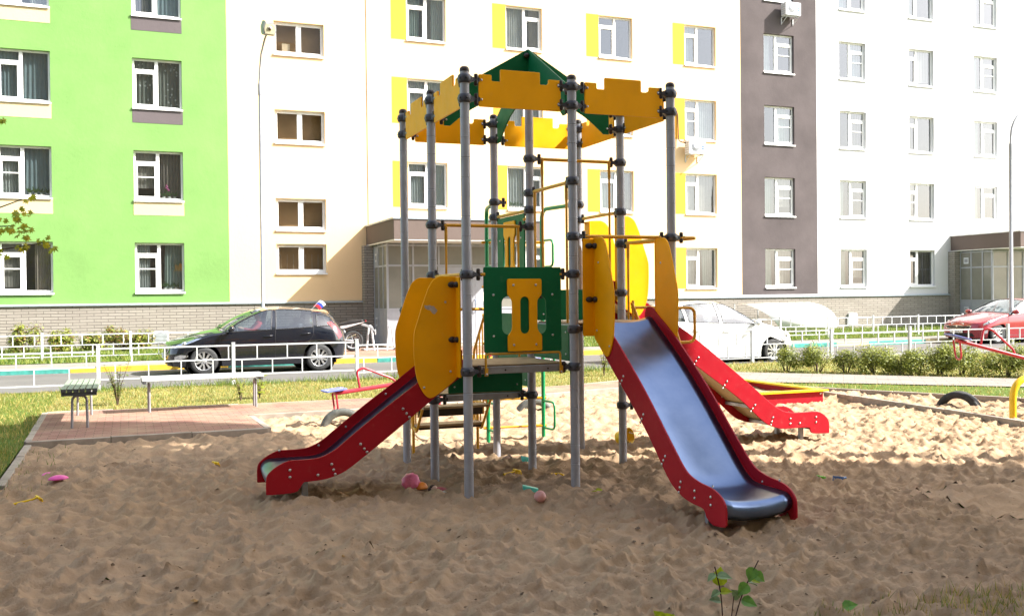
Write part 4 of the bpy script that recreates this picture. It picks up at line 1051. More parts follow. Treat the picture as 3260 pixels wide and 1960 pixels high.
tag(blades('grass', SAND, (-5.2, -3.3, -2, 4.7), 7000, .045, .007, .0, [G_GRN, G_MID], 19, sandz, 1.3, lambda x, y, r: r.uniform(0, .45, len(x)) > (x + 3.76 + .3 * np.clip(1.9 - y, 0, 2))), 'grass straggling over the kerb onto the sand at the left', 'grass', None, 'stuff')

# ---- crumbs of damp sand, twigs and dry leaves lying about
r = np.random.default_rng(5); mb = MB()
for i in range(1100):
    x, y = r.uniform(-3.7, 8.5), r.uniform(-5, 6.0)
    if i % 4: x, y = x0 + r.normal(0, .16), y0 + r.normal(0, .16)
    else:
        if r.uniform() < .5: x, y = r.uniform(-3, 2.5), r.uniform(-5, -1)
        x0, y0 = x, y
    z = float(sandz(np.array([x]), np.array([y]))[0]); s = r.uniform(.004, .012) * (2.0 if r.uniform() < .12 else 1.0)
    M = Matrix.Translation((x, y, z + s * .2)) @ Matrix.Rotation(r.uniform(0, 6), 4, 'Z') @ Matrix.Diagonal((s * r.uniform(.7, 2.2), s * r.uniform(.7, 1.2), s * r.uniform(.5, .9), 1))
    vs = [V((math.cos(a), math.sin(a), 0)) * r.uniform(.7, 1.1) for a in np.arange(0, 6.28, 1.05)] + [V((r.uniform(-.3, .3), r.uniform(-.3, .3), r.uniform(.7, 1)))]
    mb.add(vs, [(k, (k + 1) % 6, 6) for k in range(6)], 0 if r.uniform() < .85 else 1, False, M)
for i in range(60):
    x, y = r.uniform(-3, 6), r.uniform(-4.6, 5.5); z = float(sandz(np.array([x]), np.array([y]))[0]); a = r.uniform(0, 6.28); L = r.uniform(.02, .06)
    mb.tube([(x, y, z + .006), (x + L * math.cos(a), y + L * math.sin(a), z + .009)], .002, 4, 2)
r = np.random.default_rng(8); n = 9000; cx, cy = r.uniform(-3.7, 8, 700), r.uniform(-5, 5.5, 700); k = r.integers(0, 700, n); s3 = r.uniform(.05, .35, 700)
x, y = cx[k] + r.normal(0, 1, n) * s3[k], cy[k] + r.normal(0, 1, n) * s3[k]; z = sandz(x, y); s = r.uniform(.0025, .0085, n) * np.where(y > 0, .8, 1)
for i in range(n):
    if not (-3.7 < x[i] < 8 and y[i] < 5.9): continue
    a = r.uniform(0, 6.28); q = s[i]; c, d = math.cos(a) * q, math.sin(a) * q * .7
    mb.add([(x[i] + c, y[i] + d, z[i]), (x[i] - d, y[i] + c, z[i]), (x[i] - c, y[i] - d, z[i]), (x[i] + d, y[i] - c, z[i]), (x[i], y[i], z[i] + q * .8)], [(0, 1, 4), (1, 2, 4), (2, 3, 4), (3, 0, 4)], 3)
tag(struct(mb.build('sand_debris', [MT['dirt'], M_simple('dry_leaf_scrap', (.30, .17, .06), .8, var=.4), M_simple('twig', (.16, .11, .07), .9), M_simple('sand_crumb', (.27, .175, .10), 1.0, var=.5, vscale=4)]), 'stuff'), 'crumbs, twigs and scraps strewn over the sand', 'debris', None, 'stuff')
# ================================================================== fences
def fence(label, posts, base, bays, hpost, pw, mat, group, bar=.028, upr=.58):
    """posts: (x,y); bays: (i, z of top, middle, bottom rail, offset of the first upright)"""
    t = thing('road_fence', label, 'fence', (*posts[0], base), 0, group)
    P = [V((x - posts[0][0], y - posts[0][1], 0)) for x, y in posts]
    for p in P:
        mb = MB(); mb.box((p.x, p.y, hpost / 2 - .1), (pw, pw, hpost + .2)); mb.box((p.x, p.y, hpost + .004), (pw + .012, pw + .012, .008)); mb.build('fence_post', mat, t, .003)
    for i, zt, zm, zb, off in bays:
        a, b = P[i], P[i + 1]; d = b - a; u = d.normalized(); a = a + u * (pw / 2); b = b - u * (pw / 2); L = (b - a).length; ang = math.atan2(u.y, u.x)
        mb = MB(); c = (a + b) / 2
        for z, h in ((zt, .027), (zm, .023), (zb, .023)): mb.box((c.x, c.y, z), (L, bar, h), 0, None, ang)
        s = off
        while s < L - .05:
            q = a + u * s; mb.box((q.x, q.y, (zt - .015 + zm + .013) / 2), (bar * .95, bar * .9, zt - zm - .028), 0, None, ang); s += upr
        s = off - upr / 2 if off > upr / 2 else off + upr / 2
        while s < L - .05:
            q = a + u * s; mb.box((q.x, q.y, (zm + zb) / 2), (bar * .95, bar * .9, zm - zb - .026), 0, None, ang); s += upr
        mb.build('fence_panel', mat, t)
    return t
GF = 'low fences of rails and staggered bars'
fence('low white fence running behind the two benches in front of the black car', [(-8.0, 11.72), (-5.6, 11.72), (-3.21, 11.75), (-.80, 11.75), (1.62, 11.78), (4.03, 11.8), (6.4, 11.83)], .03,
      [(0, .70, .42, .13, .33), (1, .715, .43, .125, .42), (2, .765, .50, .20, .55), (3, .765, .49, .20, .42), (4, .70, .44, .15, .40), (5, .70, .44, .15, .4)], .815, .06, MT['whitepaint'], GF, .021)
MT['greyfence'] = M_simple('grey_fence_paint', (.40, .41, .43), .5, var=.08)
fence('low grey fence behind the hedge in front of the white and red cars', [(8.8, 11.88), (11.23, 11.95), (13.6, 12.0), (16.1, 12.02), (19.5, 12.04), (22.5, 12.05)], -.0,
      [(0, .74, .46, .15, .4), (1, .76, .47, .15, .4), (2, .68, .39, .11, .4), (3, .68, .39, .10, .4), (4, .68, .39, .10, .4)], .80, .07, MT['greyfence'], GF, .03, .52)
fence('far white fence along the foot of the lime green wall with bushes behind it', [(-4.75 - 2.12 * k, 20.0) for k in (2, 1, 0)] + [(-2.63, 20.0), (-.5, 20.0), (1.62, 20.0)], .16,
      [(i, .66, .39, .10, .42) for i in range(5)], .72, .055, MT['whitepaint'], GF, .024, .5)
fence('far white fence before the white wall between the white canopy and the red car', [(11.8, 20.0), (13.9, 20.0), (15.95, 20.0), (18.0, 20.0), (20.0, 20.0), (21.95, 20.0), (24.0, 20.0), (26.1, 20.0), (28.2, 20.0)], .16,
      [(i, .66, .39, .10, .4) for i in range(8)], .72, .055, MT['whitepaint'], GF, .024, .42)

# ================================================================== benches
MT['slat'] = M_simple('faded_green_bench_slat', (.21, .255, .20), .7, var=.25, vscale=16); MT['slatend'] = M_simple('dark_slat_end', (.05, .055, .06), .7, var=.3); MT['palewood'] = M_simple('pale_weathered_slat', (.52, .53, .52), .75, var=.15, vscale=10)
def bench(label, loc, rz, L, mats, legm):
    """seat of six slats along local x"""
    t = thing('park_bench', label, 'bench', loc, rz, 'benches on the red paving')
    mb = MB()
    for k in range(6):
        y = -.185 + .074 * k; mb.bx(-L / 2, L / 2, y - .029, y + .029, .475, .52, 0)
        for e in (-1, 1): mb.bx(e * L / 2 - .0015 * (e < 0), e * L / 2 + .0015 * (e > 0), y - .0285, y + .0285, .4755, .5195, 1)
    mb.build('seat_slats', mats, t)
    mb = MB()
    for e in (-1, 1): mb.bx(e * (L / 2 - .03) - .02, e * (L / 2 - .03) + .02, -.21, .21, .43, .474)
    mb.build('seat_bearer', MT['slatend'], t, .003)
    for e in (-1, 1):
        mb = MB(); x = e * (L / 2 - .10)
        mb.tube(fil([(x, -.095, -.15), (x, -.085, .425), (x, .085, .425), (x, .095, -.15)], .07), .017, 10); mb.build('leg_frame', legm, t)
    return t
MT['leg'] = M_simple('grey_leg_paint', (.24, .23, .24), .5, var=.15)
bench('green slatted bench seen end-on at the left corner of the red paving', (-3.285, 6.62, .04), R(90), 1.72, [MT['slat'], MT['slatend']], MT['leg'])
bench('long pale bench seen from the side along the back of the red paving', (-1.66, 7.42, .04), R(3), 1.72, [MT['palewood'], MT['palewood']], MT['leg'])

# ================================================================== buried half tyres
def half_tyre(label, loc, rz, Rr, wd, up, mat):
    """car tyre standing on edge, buried so that only its top shows"""
    t = MB(); n = 40; rows = []
    for i in range(n + 1):
        a = 2 * math.pi * i / n; row = []
        for rr, yy in ((Rr * .68, -wd * .36), (Rr * .86, -wd * .5), (Rr * .97, -wd * .42), (Rr, -wd * .30), (Rr * .985, -.27 * wd), (Rr * .985, -.2 * wd), (Rr, -.17 * wd), (Rr, -.03 * wd), (Rr * .985, -.02 * wd), (Rr * .985, .02 * wd), (Rr, .03 * wd), (Rr, .17 * wd), (Rr * .985, .2 * wd), (Rr * .985, .27 * wd), (Rr, wd * .30), (Rr * .97, wd * .42), (Rr * .86, wd * .5), (Rr * .68, wd * .36), (Rr * .74, wd * .30), (Rr * .9, wd * .40), (Rr * .93, 0), (Rr * .9, -wd * .40), (Rr * .74, -wd * .30), (Rr * .68, -wd * .36)):
            row.append((rr * math.cos(a), yy, rr * math.sin(a) + up - Rr))
        rows.append(row)
    t.grid(rows)
    o = t.build('half_buried_tyre', mat, None, 0, loc, rz)
    return tag(o, label, 'tyre', 'tyres half buried in the sand')
half_tyre('pale dusty half tyre below the blue seat of the seesaw on the left', (-.02, 5.22, .0), R(-8), .30, .20, .20, MT['oldtyre'])
half_tyre('dusty half tyre in the sand behind the green climber', (2.87, 5.45, .0), R(-8), .30, .20, .18, MT['oldtyre'])
half_tyre('clean black half tyre alone on the right between the two kerbs', (8.80, 3.28, .0), R(-60), .32, .21, .20, MT['rubber'])

# ================================================================== seesaws
def seesaw(label, A, B, w=.045):
    """A: low or near end seat, B: other end"""
    A, B = V(A), V(B); d = (B - A); L = d.length; u = d.normalized(); h = V((u.x, u.y, 0)).normalized(); s = V((-h.y, h.x, 0)); up = s.cross(u) * -1
    if up.z < 0: up = -up
    c = (A + B) / 2
    t = thing('seesaw', label, 'seesaw', (c.x, c.y, 0), 0, 'red seesaws')
    o = V((c.x, c.y, 0)); A = A - o; B = B - o
    mb = MB(); a = A - up * .05; b = B - up * .05
    for k in (-1, 1): mb.tube([a + s * .026 * k, b + s * .026 * k], .026, 10)
    mb.build('beam', MT['rtube'], t)
    for E, dr in ((A, u), (B, -u)):
        mb = MB(); M = basis(E, u, s); plate(mb, [fil2([(-.15, -.15), (.15, -.15), (.15, .15), (-.15, .15)], .035, 3)], .02, M, .004)
        for p in ((-.1, .05), (.1, .05), (-.1, -.05), (.1, -.05)): dome(mb, M @ V((*p, .0105)), up, .01, 1)
        mb.build('seat', [MT['bluehdpe'], MT['bolt']], t)
        q = E + dr * .46 - up * .03
        mb = MB(); mb.tube(fil([q + dr * -.10, q + dr * -.12 + up * .24, q + dr * -.02 + up * .27, q + dr * .38 + up * .06, q + dr * .42 + up * .0], .06), .0165, 10); mb.build('handle', MT['rtube'], t)
        mb = MB(); f = E - up * .05
        mb.tube(fil([f + dr * .0 + s * .10, f + dr * .03 - V((0, 0, .27)) + s * .09, f + dr * .03 - V((0, 0, .27)) - s * .09, f + dr * .0 - s * .10], .09, 7), .014, 10); mb.build('bumper_loop', MT['rtube'], t)
    mb = MB()
    for k in (-1, 1): mb.tube([(k * .16 * s.x, k * .16 * s.y, -.2), (s.x * k * .06, s.y * k * .06, (A.z + B.z) / 2 - .05)], .026, 10)
    mb.tube([V((0, 0, (A.z + B.z) / 2 - .05)) - s * .1, V((0, 0, (A.z + B.z) / 2 - .05)) + s * .1], .03, 10)
    mb.build('pivot_stand', MT['rtube'], t)
seesaw('red seesaw with a blue seat low on the left behind the small slide', (-.115, 5.30, .445), (2.83, 5.52, .74))
seesaw('red seesaw with its blue seat raised at the right edge above the hedge', (8.55, 3.05, 1.02), (10.9, 2.2, .34))

# ================================================================== sandbox, yellow tube frame
t = thing('sandbox', 'square red sandbox with a flat yellow rim beside the far slide', 'sandbox', (6.45, 5.80, 0))
mb = MB()
for a in range(4):
    M = Matrix.Rotation(R(90 * a), 4, 'Z'); mb.bx(-1.05, 1.05, -1.065, -1.035, -.2, .135, 0, M)
mb.build('side_board', MT['red'], t, .003)
mb = MB()
for a in range(4):
    M = Matrix.Rotation(R(90 * a), 4, 'Z'); mb.add([(-1.12, -1.12, .137), (1.12, -1.12, .137), (.98, -.98, .137), (-.98, -.98, .137), (-1.12, -1.12, .165), (1.12, -1.12, .165), (.98, -.98, .165), (-.98, -.98, .165)], [(0, 3, 2, 1), (4, 5, 6, 7), (0, 1, 5, 4), (2, 3, 7, 6)], 0, False, M)
mb.build('seat_rim', MT['ybright'], t)
mb = MB(); gx = np.linspace(-1.03, 1.03, 40); mb.grid([[(x, y, .05 + .05 * float(vnoise(np.array([x]), np.array([y]), 3.0, 40)[0]) + .03 * float(vnoise(np.array([x]), np.array([y]), 9.0, 41)[0])) for x in gx] for y in gx])
mb.build('sand_fill', MT['sand'], t)
mb = MB()
for a in range(4):
    M = Matrix.Rotation(R(90 * a), 4, 'Z'); dome(mb, M @ V((1.0, -1.066, .10)), M.to_3x3() @ V((0, -1, 0)), .018)
mb.build('corner_bolt', MT['bolt'], t)
t = thing('tube_frame', 'thick yellow bent tube standing in the sand at the right edge', 'play frame', (8.18, 1.76, 0))
mb = MB(); mb.tube(fil([(0, 0, -.2), (0, 0, .50), (.55, -.05, .56), (.75, -.07, .56), (1.25, -.1, .50), (1.25, -.1, -.2)], .26, 9), .045, 16); mb.build('tube', MT['ybright'], t)

# ================================================================== street lamps
t = thing('street_lamp', 'slender street lamp with a boxy head in front of the apricot stair wall', 'street lamp', (.62, 18.55, .13))
mb = MB(); mb.tube([(0, 0, -.2), (0, 0, 1.1), (0, 0, 1.12), (0, 0, 7.2)], [.068, .068, .045, .04], 14); b = mb.build('pole', MT['greymetal'], t)
mb = MB(); mb.tube([(0, 0, 6.9), (0, 0, 7.18), (0, 0, 7.2), (0, 0, 7.3)], [.052, .052, .04, .035], 12); mb.tube([(0, 0, 7.2), (.0, -.02, 7.5), (.03, -.12, 7.95), (.10, -.35, 8.30), (.15, -.62, 8.44)], .027, 10); mb.build('lamp_arm', MT['greymetal'], t)
mb = MB()
M = basis((.16, -.66, 8.47), (1, .15, 0), (0, -.35, 1)) @ Matrix.Scale(.78, 4)
for zz, k in ((-.10, .9), (.05, 1.0), (.20, .95)): pass
rows = [[M @ V((x * k, y * k * 1.05 + oy, z)) for x, y in [(-.19, -.20), (.19, -.20), (.23, -.02), (.21, .12), (.10, .20), (-.06, .19), (-.16, .24), (-.22, .04)]] for z, k, oy in ((-.42, .55, -.02), (-.30, .9, 0), (-.05, 1, 0), (.10, .98, 0), (.11, .80, -.015))]
mb.grid(rows, 0, False, None, True); mb.add(rows[0], [tuple(range(8))]); mb.add(rows[-1], [tuple(range(8))], 1)
mb.lathe([(.085, .0), (.07, .03), (.03, .04)], 20, 1, M @ Matrix.Translation((0, .02, .10))); mb.lathe([(.062, .005), (.05, .045), (1e-3, .06)], 16, 2, M @ Matrix.Translation((0, .02, .10)))
mb.box((0, -.115, .105), (.30, .07, .05), 1, M)
mb.build('lamp_head', [MT['greymetal'], M_simple('yellowed_lamp_plastic', (.50, .46, .33), .4), M_simple('lamp_socket', (.08, .05, .035), .3)], t)
t = thing('street_lamp', 'tall grey street lamp with a wide curved arm at the right edge', 'street lamp', (24.0, 15.95, -.05))
mb = MB(); mb.tube([(0, 0, -.2), (0, 0, 1.2), (0, 0, 1.22), (0, 0, 6.15)], [.085, .085, .06, .055], 14); mb.build('pole', MT['greymetal'], t)
mb = MB(); mb.tube([(0, 0, 6.0), (0, 0, 6.5)], .062, 12)
mb.tube([(0, 0, 6.4), (.015, 0, 6.75), (.06, 0, 7.0), (.16, 0, 7.22), (.33, 0, 7.42), (.6, 0, 7.58), (1.0, 0, 7.68), (1.4, 0, 7.70)], .04, 10); mb.build('lamp_arm', MT['greymetal'], t)
mb = MB(); mb.ball((1.65, 0, 7.68), .2, 10, 0, None, (1.6, .8, .5)); mb.build('lamp_head', MT['greymetal'], t)

# ================================================================== bike rack, cellar canopy
t = thing('bike_rack', 'white bicycle rack of two bent loops beside the motorcycle', 'bike rack', (3.95, 20.9, .135))
for k in range(2):
    mb = MB(); x = .05 + .62 * k
    mb.tube(fil([(x - .10, 0, 0), (x - .02, 0, .72), (x + .05, 0, .72), (x + .14, 0, 0)], .06), .032, 10); mb.build('loop', MT['whitepaint'], t)
mb = MB(); mb.tube([(-.12, 0, .03), (.9, 0, .03)], .028, 8); mb.tube([(-.12, .0, .03), (-.12, .3, .03)], .025, 8); mb.build('base_rail', MT['whitepaint'], t)
t = thing('cellar_canopy', 'white curved canopy over the cellar steps at the foot of the white wall', 'canopy', (18.75, 22.0, .2))
OPAL = M_simple('opal_sheet', (.72, .72, .70), .4, var=.05)
rows = []
for i in range(13):
    a = R(-12 + 92 * i / 12); yy = 1.95 - 1.95 * math.cos(a) ; zz = .35 + .80 * math.sin(a)
    rows.append([(.0 + .25 * (1 - i / 12) * 0 + (.62 * (1 - math.sin(a))), yy, zz), (3.3 + .0 * i, yy, zz)])
mb = MB(); mb.grid(rows); o = mb.build('sheet', OPAL, t); o.modifiers.new('s', 'SOLIDIFY').thickness = .012
mb = MB()
for x in (.05, 1.1, 2.2, 3.28):
    mb.tube([(x, 1.9, -.2), (x, 1.9, 1.12)], .02, 8); mb.tube([(x, .2, -.2), (x, .2, .42)], .02, 8)
for z in (.4, .75): mb.tube([(.05, .2, z - .2), (.05, 1.9, z)], .016, 8)
mb.build('frame', MT['whitepaint'], t)
# ================================================================== cars
def cr(P, t):
    n = len(P); i = min(int(t), n - 2); f = t - i
    a, b, c, d = P[max(i - 1, 0)], P[i], P[i + 1], P[min(i + 2, n - 1)]
    return .5 * (2 * b + (c - a) * f + (2 * a - 5 * b + 4 * c - d) * f * f + (3 * b - a - 3 * c + d) * f ** 3)
def lerp(a, b, t): return a + (b - a) * t
def car_paint(name, c, rough=.16, metal=.0, coat=1.0):
    x = NM(name); vec = x.coord(); f = x.noise(vec, 3, 5); d = x.noise(vec, 30, 4, .7)
    cc = x.mix(x.ramp(d, [(.5, (0,) * 3), (.8, (.02 if c[0] < .1 else .10,) * 3)]), c, (.3, .27, .22))
    x.bsdf(cc, x.ramp(f, [(.3, (rough,) * 3), (.8, (rough * 1.6,) * 3)]), metal, None, Coat_Weight=coat, Coat_Roughness=.06); return x.m
CG = M_glass('car_glass', (.55, .62, .64), .13, .01); CHROME = M_simple('chrome', (.7, .7, .7), .12, 1.0, var=.05); TRIM = M_simple('black_trim', (.012, .012, .013), .45, var=.2)
ALLOY = M_simple('silver_alloy', (.62, .63, .65), .28, .85, var=.06); LAMP = M_glass('headlamp_cover', (.85, .88, .9), .08); TAIL = M_simple('tail_lamp_red', (.30, .012, .018), .15, var=.2, Coat_Weight=1.0); SEATM = M_simple('seat_fabric', (.09, .09, .095), .9, var=.2)
REFL = M_simple('lamp_reflector', (.75, .76, .8), .15, .9, var=.2, vscale=30)

def wheel(parent, x, y, side, r=.31, w=.19, spokes=10):
    wt = MB(); R2 = r * .66
    prof = [(R2, -.5), (R2 * 1.06, -.5), (r * .86, -.52), (r * .96, -.44), (r, -.30), (r, -.1), (r * .985, -.08), (r * .985, .08), (r, .1), (r, .30), (r * .96, .44), (r * .86, .52), (R2 * 1.06, .5), (R2, .5)]
    M = Matrix.Translation((x, y, r)) @ Matrix.Rotation(R(90), 4, 'X')
    wt.lathe([(a, b * w) for a, b in prof], 40, 0, M)
    tyre = wt.build('wheel', MT['rubber'], parent)
    mb = MB(); f = side * .46 * w; back = -side * .1 * w
    S = Matrix.Translation((x, y, r)) @ Matrix.Rotation(R(90), 4, 'X')
    Z = lambda q: -q            # local z after the turn points to -y
    mb.lathe([(R2 * 1.03, Z(f)), (R2 * .97, Z(f + side * .006)), (R2 * .93, Z(f - side * .01)), (R2 * .92, Z(back))], 40, 0, S)
    mb.lathe([(R2 * .93, Z(back)), (.05, Z(back))], 24, 1, S)
    for k in range(spokes // 2):
        for dd in (-1, 1):
            a0 = 2 * math.pi * (k / (spokes / 2)) + dd * .14; a1 = 2 * math.pi * (k / (spokes / 2)) + dd * .30
            p0 = V((math.cos(a0) * .045, math.sin(a0) * .045, 0)); p1 = V((math.cos(a1) * R2 * .96, math.sin(a1) * R2 * .96, 0)); n = (p1 - p0).normalized(); q = V((-n.y, n.x, 0))
            w0, w1 = .013, .024
            zf, zr = Z(f - side * .004), Z(f - side * .035)
            vs = [p0 + q * w0 + V((0, 0, zf)), p0 - q * w0 + V((0, 0, zf)), p1 - q * w1 + V((0, 0, zf)), p1 + q * w1 + V((0, 0, zf)), p0 + q * w0 * 1.4 + V((0, 0, zr)), p0 - q * w0 * 1.4 + V((0, 0, zr)), p1 - q * w1 * 1.3 + V((0, 0, zr)), p1 + q * w1 * 1.3 + V((0, 0, zr))]
            mb.add(vs, [(0, 1, 2, 3), (0, 4, 5, 1), (2, 6, 7, 3), (0, 3, 7, 4), (1, 5, 6, 2)], 0, False, S)
    mb.lathe([(.062, Z(f - side * .02)), (.06, Z(f - side * .003)), (.03, Z(f + side * .003)), (1e-3, Z(f + side * .004))], 18, 0, S)
    for k in range(5): mb.ball(S @ V((.042 * math.cos(k * 1.257), .042 * math.sin(k * 1.257), Z(f - side * .002))), .008, 6, 1)
    mb.build('rim', [ALLOY, TRIM], tyre)

# key cross-sections from nose to tail: bottom, waist, belt, roof edge, centre; x forward, y half width
HATCH = [
 [(2.035, 0, .21), (2.085, 0, .47), (2.05, 0, .68), (2.035, 0, .71), (2.02, 0, .725)],
 [(2.00, .34, .205), (2.055, .36, .46), (2.02, .36, .675), (1.995, .26, .72), (1.98, 0, .745)],
 [(1.91, .62, .20), (1.965, .65, .46), (1.91, .63, .68), (1.86, .42, .755), (1.86, 0, .785)],
 [(1.70, .79, .20), (1.74, .795, .50), (1.66, .765, .735), (1.62, .50, .83), (1.62, 0, .855)],
 [(1.45, .845, .20), (1.45, .845, .60), (1.38, .80, .835), (1.33, .54, .905), (1.32, 0, .925)],
 [(1.15, .85, .20), (1.15, .85, .66), (1.10, .81, .905), (1.06, .62, .955), (1.05, 0, .985)],
 [(.93, .85, .19), (.93, .85, .67), (.90, .81, .93), (.84, .735, .965), (.93, 0, 1.02)],
 [(.55, .85, .19), (.55, .852, .68), (.52, .81, .945), (.42, .665, 1.19), (.52, 0, 1.255)],
 [(.15, .85, .19), (.15, .853, .69), (.12, .81, .96), (-.02, .60, 1.385), (.06, 0, 1.44)],
 [(-.30, .85, .19), (-.30, .853, .70), (-.30, .81, .98), (-.34, .575, 1.43), (-.34, 0, 1.478)],
 [(-.75, .85, .19), (-.75, .853, .71), (-.76, .806, .995), (-.78, .565, 1.42), (-.80, 0, 1.472)],
 [(-1.12, .85, .19), (-1.12, .853, .72), (-1.15, .79, 1.015), (-1.17, .55, 1.385), (-1.22, 0, 1.44)],
 [(-1.45, .845, .22), (-1.45, .845, .72), (-1.52, .74, 1.04), (-1.55, .52, 1.31), (-1.66, 0, 1.385)],
 [(-1.72, .80, .25), (-1.74, .805, .68), (-1.74, .70, 1.02), (-1.74, .52, 1.14), (-1.84, 0, 1.12)],
 [(-1.90, .62, .28), (-1.95, .64, .62), (-1.90, .58, .93), (-1.88, .42, .99), (-1.94, 0, .98)],
 [(-1.955, .3, .30), (-2.005, .32, .60), (-1.955, .3, .90), (-1.94, .22, .94), (-1.96, 0, .94)],
 [(-1.965, 0, .30), (-2.015, 0, .60), (-1.965, 0, .89), (-1.955, 0, .92), (-1.95, 0, .93)]]
def car(name, label, loc, rz, paint, table=HATCH, sc_=(1, 1, 1), axles=(1.285, -1.285), wr=.31, driver=False, dirty=None, group='cars parked along the road', glass_rear=True, seats=True, tw=.75):
    t = thing(name, label, 'car', loc, rz, group)
    T = [[np.array(p, float) * np.array(sc_) for p in st] for st in table]
    K = len(T); SUB = 8
    arch = [(a, wr * 1.24) for a in axles]
    NV = dict(lo=6, mid=6, gl=5, top=6)
    us = [i / SUB for i in range((K - 1) * SUB + 1)]
    def section(u):
        p = [cr([T[i][j] for i in range(K)], u) for j in range(5)]
        b, wst, blt, re, ct = p
        b = b.copy(); b[1] = max(b[1], 0); wst[1] = max(wst[1], 0); blt[1] = max(blt[1], 0); re[1] = max(re[1], 0); ct[1] = 0
        for ax, ar in arch:      # wheel arch lifts the lower edge
            dx = b[0] - ax
            if abs(dx) < ar: b[2] = max(b[2], wr + math.sqrt(max(ar * ar - dx * dx, 0)) - .0)
        b[2] = min(b[2], wst[2] - .02)
        ring = []
        low = np.array([b[0], b[1] * .985 if b[2] < .4 else b[1], b[2]])
        for k in range(NV['lo']):
            s = k / NV['lo']; q = lerp(low, wst, s); q[1] = lerp(low[1], wst[1], math.sin(s * math.pi / 2)); ring.append(q)
        for k in range(NV['mid']):
            s = k / NV['mid']; q = lerp(wst, blt, s); q[1] = lerp(wst[1], blt[1], s ** 2.0); ring.append(q)
        for k in range(NV['gl']):
            s = k / NV['gl']; q = lerp(blt, re, s); q[1] += .022 * math.sin(s * math.pi) * (1 if re[2] - blt[2] > .15 else .4); ring.append(q)
        for k in range(NV['top'] + 1):
            s = k / NV['top']; q = lerp(re, ct, s); h = ct[2] - re[2]
            q[2] = re[2] + h * (1 - (1 - s) ** 2); q[0] = re[0] + (ct[0] - re[0]) * (1 - (1 - s) ** 2); ring.append(q)
        return ring
    rings = [section(u) for u in us]; nv = len(rings[0]); ig = NV['lo'] + NV['mid']; ir = ig + NV['gl']
    def is_glass(u, v):
        # v cell index; returns the pane it belongs to
        if ig <= v < ir - 1 or v == ir - 1:
            if v >= ig and v < ir:
                if 6.25 <= u < 8.72: return 'front_door_window'
                if 8.98 <= u < 11.0: return 'rear_door_window'
                if 11.2 <= u < 12.2 and v < ir - 1: return 'quarter_window'
        if v >= ir:
            if 6.1 <= u < 8.05: return 'windscreen'
            if glass_rear and 12.15 <= u < 13.3: return 'rear_window'
        return None
    faces = {}
    mb = MB()
    for side in (1, -1):
        G = [[V((q[0], q[1] * side, q[2])) for q in r] for r in rings]
        for i in range(len(us) - 1):
            for v in range(nv - 1):
                pane = is_glass(us[i] + .5 / SUB, v)
                quad = [G[i][v], G[i + 1][v], G[i + 1][v + 1], G[i][v + 1]]
                if side < 0: quad = quad[::-1]
                if pane: faces.setdefault((pane, 0 if 'sc' in pane or 'rear_w' in pane else side), []).append(quad)
                else: faces.setdefault(('body', 0), []).append(quad)
    def weld(quads, name, mats, parent, inset=0, smooth=True):
        idx = {}; vs = []; fs = []
        for q in quads:
            f = []
            for p in q:
                k = (round(p.x, 4), round(p.y, 4), round(p.z, 4))
                if k not in idx: idx[k] = len(vs); vs.append(p)
                if idx[k] not in f: f.append(idx[k])
            if len(f) > 2: fs.append(f)
        m = MB(); m.add(vs, fs, 0, smooth); return m.build(name, mats, parent), vs, fs
    body, bv, bf = weld(faces[('body', 0)], 'body', paint, t)
    allq = [q for k in faces for q in faces[k]]
    av = []; af = []
    for q in allq: af.append(tuple(range(len(av), len(av) + 4))); av += q
    tree = BVHTree.FromPolygons([tuple(p) for p in av], af)
    for (pn, sd), qs in faces.items():
        if pn == 'body': continue
        o, gv, gf = weld(qs, pn, CG, t)
        # dark rubber edge round the pane
        e = {}
        for f in gf:
            for a, b in zip(f, list(f[1:]) + [f[0]]): e[tuple(sorted((a, b)))] = e.get(tuple(sorted((a, b))), 0) + 1
        m = MB()
        for (a, b), c in e.items():
            if c == 1: m.tube([gv[a], gv[b]], .011, 5, 0, False, None, True, False)
        m.build('window_seal', TRIM, o)
    def side_pt(x, z, side, off=.003):
        for k in range(40):
            h = tree.ray_cast(V((x * (1 - .01 * k), 3 * side, z)), V((0, -side, 0)))
            if h[0] is not None: break
        return h[0] + V((0, side * off, 0)) if h[0] is not None else V((x, .8 * side, z))
    def front_pt(y, z, sgn=1, off=.004):
        h = tree.ray_cast(V((4 * sgn, y, z)), V((-sgn, 0, 0)))
        return h[0] + V((sgn * off, 0, 0)) if h[0] is not None else V((2 * sgn, y, z))
    def side_patch(poly_lo, poly_hi, side, off, name, m, parent, n=8, k=4, fn=None):
        """quad patch between two polylines in side view"""
        mbp = MB(); rows = []
        for j in range(k + 1):
            row = []
            for i in range(n + 1):
                s = i / n * (len(poly_lo) - 1); a = int(min(s, len(poly_lo) - 2)); f = s - a
                lo = (lerp(poly_lo[a][0], poly_lo[a + 1][0], f), lerp(poly_lo[a][1], poly_lo[a + 1][1], f)); s2 = i / n * (len(poly_hi) - 1); a2 = int(min(s2, len(poly_hi) - 2)); f2 = s2 - a2
                hi = (lerp(poly_hi[a2][0], poly_hi[a2 + 1][0], f2), lerp(poly_hi[a2][1], poly_hi[a2 + 1][1], f2))
                row.append((fn or side_pt)(lerp(lo[0], hi[0], j / k), lerp(lo[1], hi[1], j / k), side, off))
            rows.append(row)
        mbp.grid(rows); return mbp.build(name, m, parent)
    sx, sy, sz = sc_
    # lower sills, underbody, wheel wells
    mb = MB(); mb.bx(-1.72 * sx, 1.80 * sx, -.70 * sy, .70 * sy, .17, .40)
    mb.build('underbody', TRIM, t)
